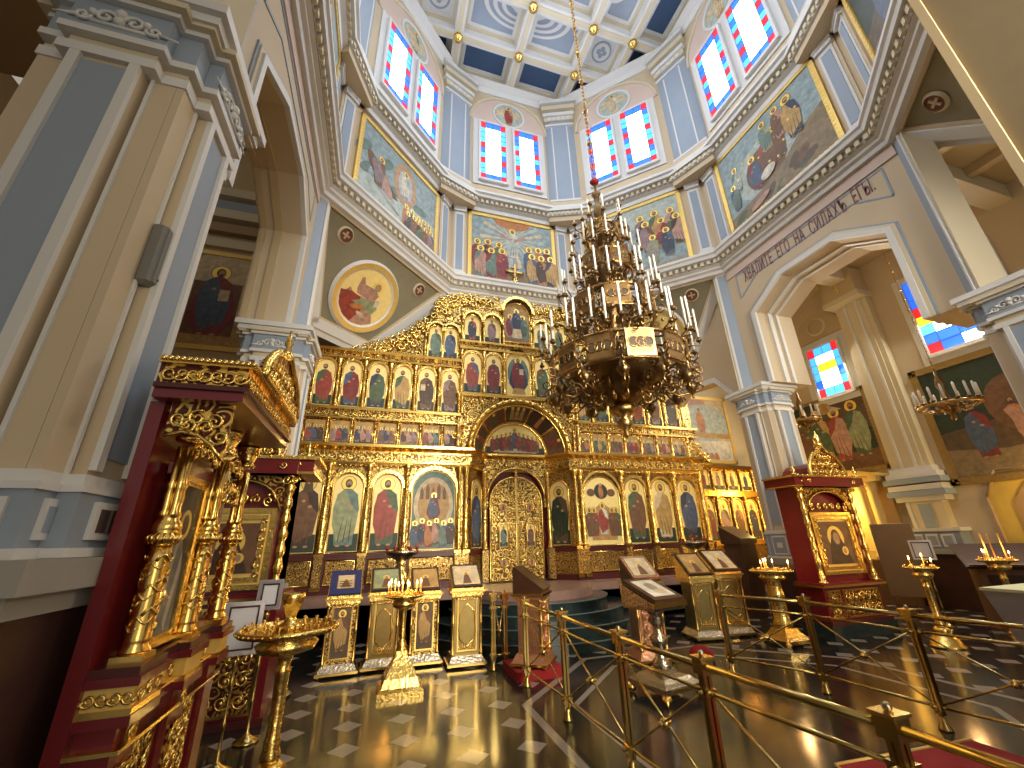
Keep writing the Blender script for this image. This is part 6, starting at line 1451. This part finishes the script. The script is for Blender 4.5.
# ================================================================ CHANDELIERS
ch = thing('chandelier', 'huge dark bronze chandelier with tiers of white candles hanging over the nave', 'chandelier', (CX, CY, 0))
mb = MB(); mb.lathe([(.01, 3.05), (.05, 3.1), (.03, 3.16), (.09, 3.22), (.11, 3.3), (.05, 3.36), (.16, 3.42), (.19, 3.5), (.10, 3.56)], bronze2, n=18, wob=.12); mb.build('pendant', ch)
mb = MB(); mb.lathe([(.10, 3.56), (.32, 3.66), (.55, 3.82), (.68, 4.0), (.72, 4.12), (.66, 4.14), (.60, 4.2), (.3, 4.22)], bronze, n=26, wob=.05)
for k in range(26): a = 2 * PI * k / 26; mb.ball((.70 * math.cos(a), .70 * math.sin(a), 4.13), .035, bronze2, 6)
mb.build('bowl', ch)
for k in range(13):
    a = 2 * PI * k / 13; mb = MB(Matrix.Rotation(a, 4, 'Z')); mb.scroll((.50, 3.80), .13, bronze2, .022, 1.5, 1, 1, 'y', 0, 14); mb.scroll((.36, 3.62), .09, bronze2, .02, 1.4, 2, -1, 'y', 0, 12); mb.build('bowl_scroll', ch)
mb = MB(); mb.lathe([(.10, 4.2), (.16, 4.5), (.12, 4.9), (.20, 5.1), (.14, 5.3), (.10, 5.6), (.16, 5.9), (.09, 6.2), (.07, 6.5), (.13, 6.65), (.07, 6.8), (.05, 7.1), (.09, 7.2), (.04, 7.4), (.05, 7.6), (.08, 7.68), (.03, 7.75), (.03, 7.95)], bronze, n=14, wob=.1); mb.build('shaft', ch)
# tiers: radius, ring height, plaque height, candles, candle height
tiers = [(1.02, 4.30, .40, 34, .46, 12), (.66, 5.28, .36, 24, .44, 8), (.44, 6.12, .28, 16, .36, 6), (.28, 6.80, .2, 10, .28, 4)]
for ti, (R_, z, hp, nc, hc, npq) in enumerate(tiers):
    mb = MB(); N_ = 40
    mb.tube([(R_ * math.cos(2 * PI * k / N_), R_ * math.sin(2 * PI * k / N_), z) for k in range(N_)], .026, bronze2, 6, closed=True)
    mb.tube([(R_ * .97 * math.cos(2 * PI * k / N_), R_ * .97 * math.sin(2 * PI * k / N_), z - hp) for k in range(N_)], .02, bronze2, 6, closed=True); mb.build('tier_ring', ch)
    for k in range(npq):
        a = 2 * PI * (k + .5) / npq; w = R_ * PI / npq * .72
        mb = MB(Matrix.Rotation(a - PI / 2, 4, 'Z') @ Matrix.Translation((0, R_ * 1.0, z - hp / 2)))
        m_ = bronze2 if ti else goldl
        frame(mb, -w, w, -hp / 2, hp / 2, .01, .03, bronze2, .02)
        mb.box(-w + .03, w - .03, -.012, .008, -hp / 2 + .03, hp / 2 - .03, mat('plaque_dull_gilt', (.24, .14, .055), .4, .7, noise=.3, nscale=14))
        for sx in (-.5, 0, .5) if w > .14 else (0,):
            mb.lathe([(hp * .16, 0), (hp * .12, .012), (.001, .016)], bronze, (0, 0, 0), 10) if False else disk(mb, sx * w, 0, hp * .17, .001, .014 , mat('plaque_hollow', (.05, .03, .015), .6), 10, .018)
            mb.tube([(sx * w + hp * .18 * math.cos(t * PI / 5), .014, hp * .18 * math.sin(t * PI / 5)) for t in range(10)], .010, bronze2, 4, closed=True)
        mb.scroll((-w * .5, hp / 2 + .04), .05, bronze2, .012, 1.3, 0, 1, 'y', 0, 10); mb.scroll((w * .5, hp / 2 + .04), .05, bronze2, .012, 1.3, PI, -1, 'y', 0, 10); mb.ball((0, 0, hp / 2 + .06), .03, bronze2, 6)
        mb.build('plaque', ch)
        mb = MB(Matrix.Rotation(2 * PI * k / npq, 4, 'Z')); r1_ = .12
        mb.tube([(r1_, 0, z + .35 * (1 if ti < 3 else .5)), (R_ * .5, 0, z + .22), (R_ * .85, 0, z + .1), (R_, 0, z)], .018, bronze, 5)
        mb.scroll((R_ * .62, z - hp * .4), R_ * .22, bronze, .018, 1.4, 0, 1, 'y', 0, 12); mb.scroll((R_ * .8, z - hp - .06), .09, bronze, .016, 1.4, 2, -1, 'y', 0, 10)
        mb.scroll((R_ * .45, z - hp * .1), R_ * .2, bronze, .016, 1.4, 1, -1, 'y', 0, 12); mb.scroll((R_ * .35, z - hp * .9), R_ * .2, bronze2, .018, 1.4, 1, 1, 'y', 0, 12); mb.scroll((R_ + .10, z - hp * .75), .10, bronze, .014, 1.4, 3, 1, 'y', 0, 10); mb.ball((R_ + .1, 0, z - hp - .12), .035, bronze2, 6)
        mb.build('support_arm', ch)
    for k in range(nc):
        a = 2 * PI * k / nc; rr = R_ + (.06 if k % 2 else .17); zz = z + (.16 if k % 2 else .02) ; c = (rr * math.cos(a), rr * math.sin(a))
        mb = MB(); mb.tube([(R_ * math.cos(a), R_ * math.sin(a), z), (c[0] * 1.0, c[1] * 1.0, zz - .05), (c[0], c[1], zz)], .010, bronze, 5); mb.lathe([(.012, 0), (.04, .02), (.045, .035), (.022, .04), (.026, .075), (.020, .08)], bronze, (c[0], c[1], zz), 8)
        o = mb.build('candle_arm', ch)
        mb = MB(); mb.lathe([(.017, 0), (.017, hc), (.006, hc + .03)], wax, (c[0], c[1], zz + .075), 7); mb.build('candle', o)
        if k % 2 == 0:
            mb = MB(); a2 = a + .08; rr2 = R_ + .16; q = (rr2 * math.cos(a2), rr2 * math.sin(a2)); mb.tube([(R_ * math.cos(a), R_ * math.sin(a), z), (q[0] * .98, q[1] * .98, z + .15), (q[0], q[1], z + .24)], .010, bronze, 5); mb.lathe([(.012, 0), (.04, .02), (.045, .035), (.03, .06), (.03, .075)], bronze, (q[0], q[1], z + .24), 8); mb.build('upper_cup', ch)
# lower hanging clusters round the big ring
for k in range(12):
    a = 2 * PI * k / 12; mb = MB(Matrix.Translation((1.0 * math.cos(a), 1.0 * math.sin(a), 0)) @ Matrix.Rotation(a, 4, 'Z'))
    mb.lathe([(.01, 3.56), (.02, 3.59), (.012, 3.62), (.045, 3.66), (.075, 3.72), (.08, 3.76), (.05, 3.8), (.02, 3.9)], bronze, n=12, wob=.15); mb.scroll((.12, 3.86), .08, bronze, .014, 1.4, 2, 1, 'y', 0, 10); mb.scroll((-.45, 3.72), .09, bronze, .02, 1.4, 1, -1, 'y', 0, 10); mb.tube([(-.5, 0, 3.85), (-.2, 0, 3.62), (.05, 0, 3.66)], .016, bronze2, 5); mb.scroll((.07, 3.72), .09, bronze, .016, 1.4, 0, 1, 'y', 0, 10); mb.scroll((-.1, 3.8), .1, bronze, .016, 1.4, 0, -1, 'y', 0, 10); mb.scroll((-.28, 3.74), .1, bronze, .02, 1.4, 1, 1, 'y', 0, 10); mb.build('hanging_lamp', ch)
mb = MB(); mb.lathe([(.01, 0), (.07, .02), (.09, .06), (.05, .1), (.03, .14)], mat('ruby_knob', (.35, .02, .02), .2), (0, 0, 7.92), 10); mb.build('top_knob', ch)
mb = MB(); z = 8.05; k = 0
while z < 17.9:
    mb.M = Matrix.Translation((0, 0, z)) @ Matrix.Rotation(PI / 2 * (k % 2), 4, 'Z')
    mb.tube([(.035 * math.cos(t * PI / 4), 0, .065 * math.sin(t * PI / 4) + .06) for t in range(8)], .011, bronze2, 4, closed=True)
    if k % 8 == 7: mb.ball((0, 0, .12), .055, bronze2, 8)
    z += .115; k += 1
mb.M = Matrix(); mb.tube([(0, 0, 7.9), (0, 0, 8.1)], .02, bronze2, 6); mb.build('chain', ch)
def small_chandelier(label, x, y, z, R_, nc, zt):
    r = thing('small_chandelier', label, 'chandelier', (x, y, 0)); mb = MB(); mb.lathe([(.01, -.25), (.05, -.2), (.03, -.12), (.14, -.02), (.2, .06), (.08, .12), (.05, .4), (.08, .5), (.03, .7), (.02, .85)], bronze, (0, 0, z), 12, wob=.1); mb.build('body', r)
    mb = MB(); mb.tube([(R_ * math.cos(2 * PI * k / 24), R_ * math.sin(2 * PI * k / 24), z + .05) for k in range(24)], .03, bronze2, 6, closed=True); mb.build('ring', r)
    for k in range(nc):
        a = 2 * PI * k / nc; c = (R_ * math.cos(a), R_ * math.sin(a)); mb = MB(); mb.tube([(.1 * math.cos(a), .1 * math.sin(a), z), (c[0] * .6, c[1] * .6, z - .06), (c[0], c[1], z + .08)], .012, bronze, 5); mb.lathe([(.012, 0), (.05, .03), (.03, .05)], bronze, (c[0], c[1], z + .08), 8); o = mb.build('arm', r)
        mb = MB(); mb.lathe([(.02, 0), (.02, .26), (.006, .29)], wax, (c[0], c[1], z + .13), 7); mb.build('candle', o)
    mb = MB(); mb.tube([(0, 0, z + .8), (0, 0, zt)], .008, bronze2, 5)
    q = z + 1
    while q < zt: mb.ball((0, 0, q), .022, bronze2, 6); q += .25
    mb.build('chain', r)
small_chandelier('small chandelier ring of white candles hanging before the far right painting', 10.7, 4.85, 3.95, .46, 16, 8.95)
small_chandelier('small chandelier with white candles hanging behind the right pier capital', 10.35, 7.55, 4.35, .36, 10, 8.95)
# ================================================================ CAMERA + LIGHT
th, ro, psi = .36627, -.02678, .30818
fw = Vector((math.sin(psi) * math.cos(th), math.cos(psi) * math.cos(th), math.sin(th)))
r0 = Vector((math.cos(psi), -math.sin(psi), 0)); u0 = r0.cross(fw)
rr_ = r0 * math.cos(ro) + u0 * math.sin(ro); uu = -r0 * math.sin(ro) + u0 * math.cos(ro)
cam = bpy.data.cameras.new('camera'); cam.sensor_width = 36; cam.lens = 408.68 / 1024 * 36; cam.clip_start = .05
co = bpy.data.objects.new('camera', cam); COL.objects.link(co)
M0 = Matrix.Identity(4); M0.col[0] = (*rr_, 0); M0.col[1] = (*uu, 0); M0.col[2] = (*(-fw), 0); M0.col[3] = (0, 0, 1.7, 1)
co.matrix_world = M0; scn.camera = co
def area(name, loc, target, sx, sy, power, col=(1, 1, 1), spread=PI):
    l = bpy.data.lights.new(name, 'AREA'); l.shape = 'RECTANGLE'; l.size = sx; l.size_y = sy; l.energy = power; l.color = col; l.spread = spread
    o = bpy.data.objects.new(name, l); COL.objects.link(o); o.location = loc
    o.rotation_euler = (Vector(target) - Vector(loc)).to_track_quat('-Z', 'Y').to_euler(); return o
for i in range(8):
    for s in (-1, 1):
        M = face_matrix(i); p = M @ Vector((s * .62, -.22, 14.3)); q = M @ Vector((s * .62, -3, 13.2))
        area('window_daylight', p, q, .85, 2.5, 32, (.93, .97, 1), 2.5)
area('aisle_window_daylight', (XO - .25, 8.2, 6.4), (8, 7, 4), .9, 1.6, 120, (1, .93, .75))
area('aisle_window_daylight', (XO - .25, 5.0, 6.8), (8, 5, 3), 1.5, 2, 170, (1, .93, .75))
area('west_fill', (3.5, -6, 3.6), (3.5, 5, 2.5), 5, 5, 60, (1, .84, .60), 1.15)  # added fill from the unseen west side, narrowed to miss the left pier
area('icon_screen_fill', (4.6, -3.2, 5.6), (3.4, 10, 4.5), 3.5, 2.5, 250, (1, .93, .80), 1.3)  # added unseen fill that brightens the golden screen, no window modelled here
w = bpy.data.worlds.new('world'); scn.world = w; w.use_nodes = True
bg = w.node_tree.nodes['Background']; bg.inputs[0].default_value = (1, .92, .78, 1); bg.inputs[1].default_value = .24
vs = scn.view_settings; vs.view_transform = 'Standard'; vs.look = 'None'; vs.gamma = 1; vs.exposure = .66; vs.use_curve_mapping = False
scn.cycles.max_bounces = 8; scn.cycles.diffuse_bounces = 4; scn.cycles.glossy_bounces = 4

for (x, y, z, n) in flames:
    l = bpy.data.lights.new('candle_light', 'POINT'); l.energy = 3 + n; l.color = (1, .55, .2); l.shadow_soft_size = .06
    o = bpy.data.objects.new('candle_light', l); COL.objects.link(o); o.location = (x, y, z)

for (x, y, z, e) in ((12.2, 8.9, 2.4, 60), (12.5, 4.3, 2.3, 55), (11.4, 9.8, 3.0, 35)):
    l = bpy.data.lights.new('altar_lamp', 'POINT'); l.energy = e; l.color = (1, .62, .16); l.shadow_soft_size = .15
    o = bpy.data.objects.new('altar_lamp', l); COL.objects.link(o); o.location = (x, y, z)
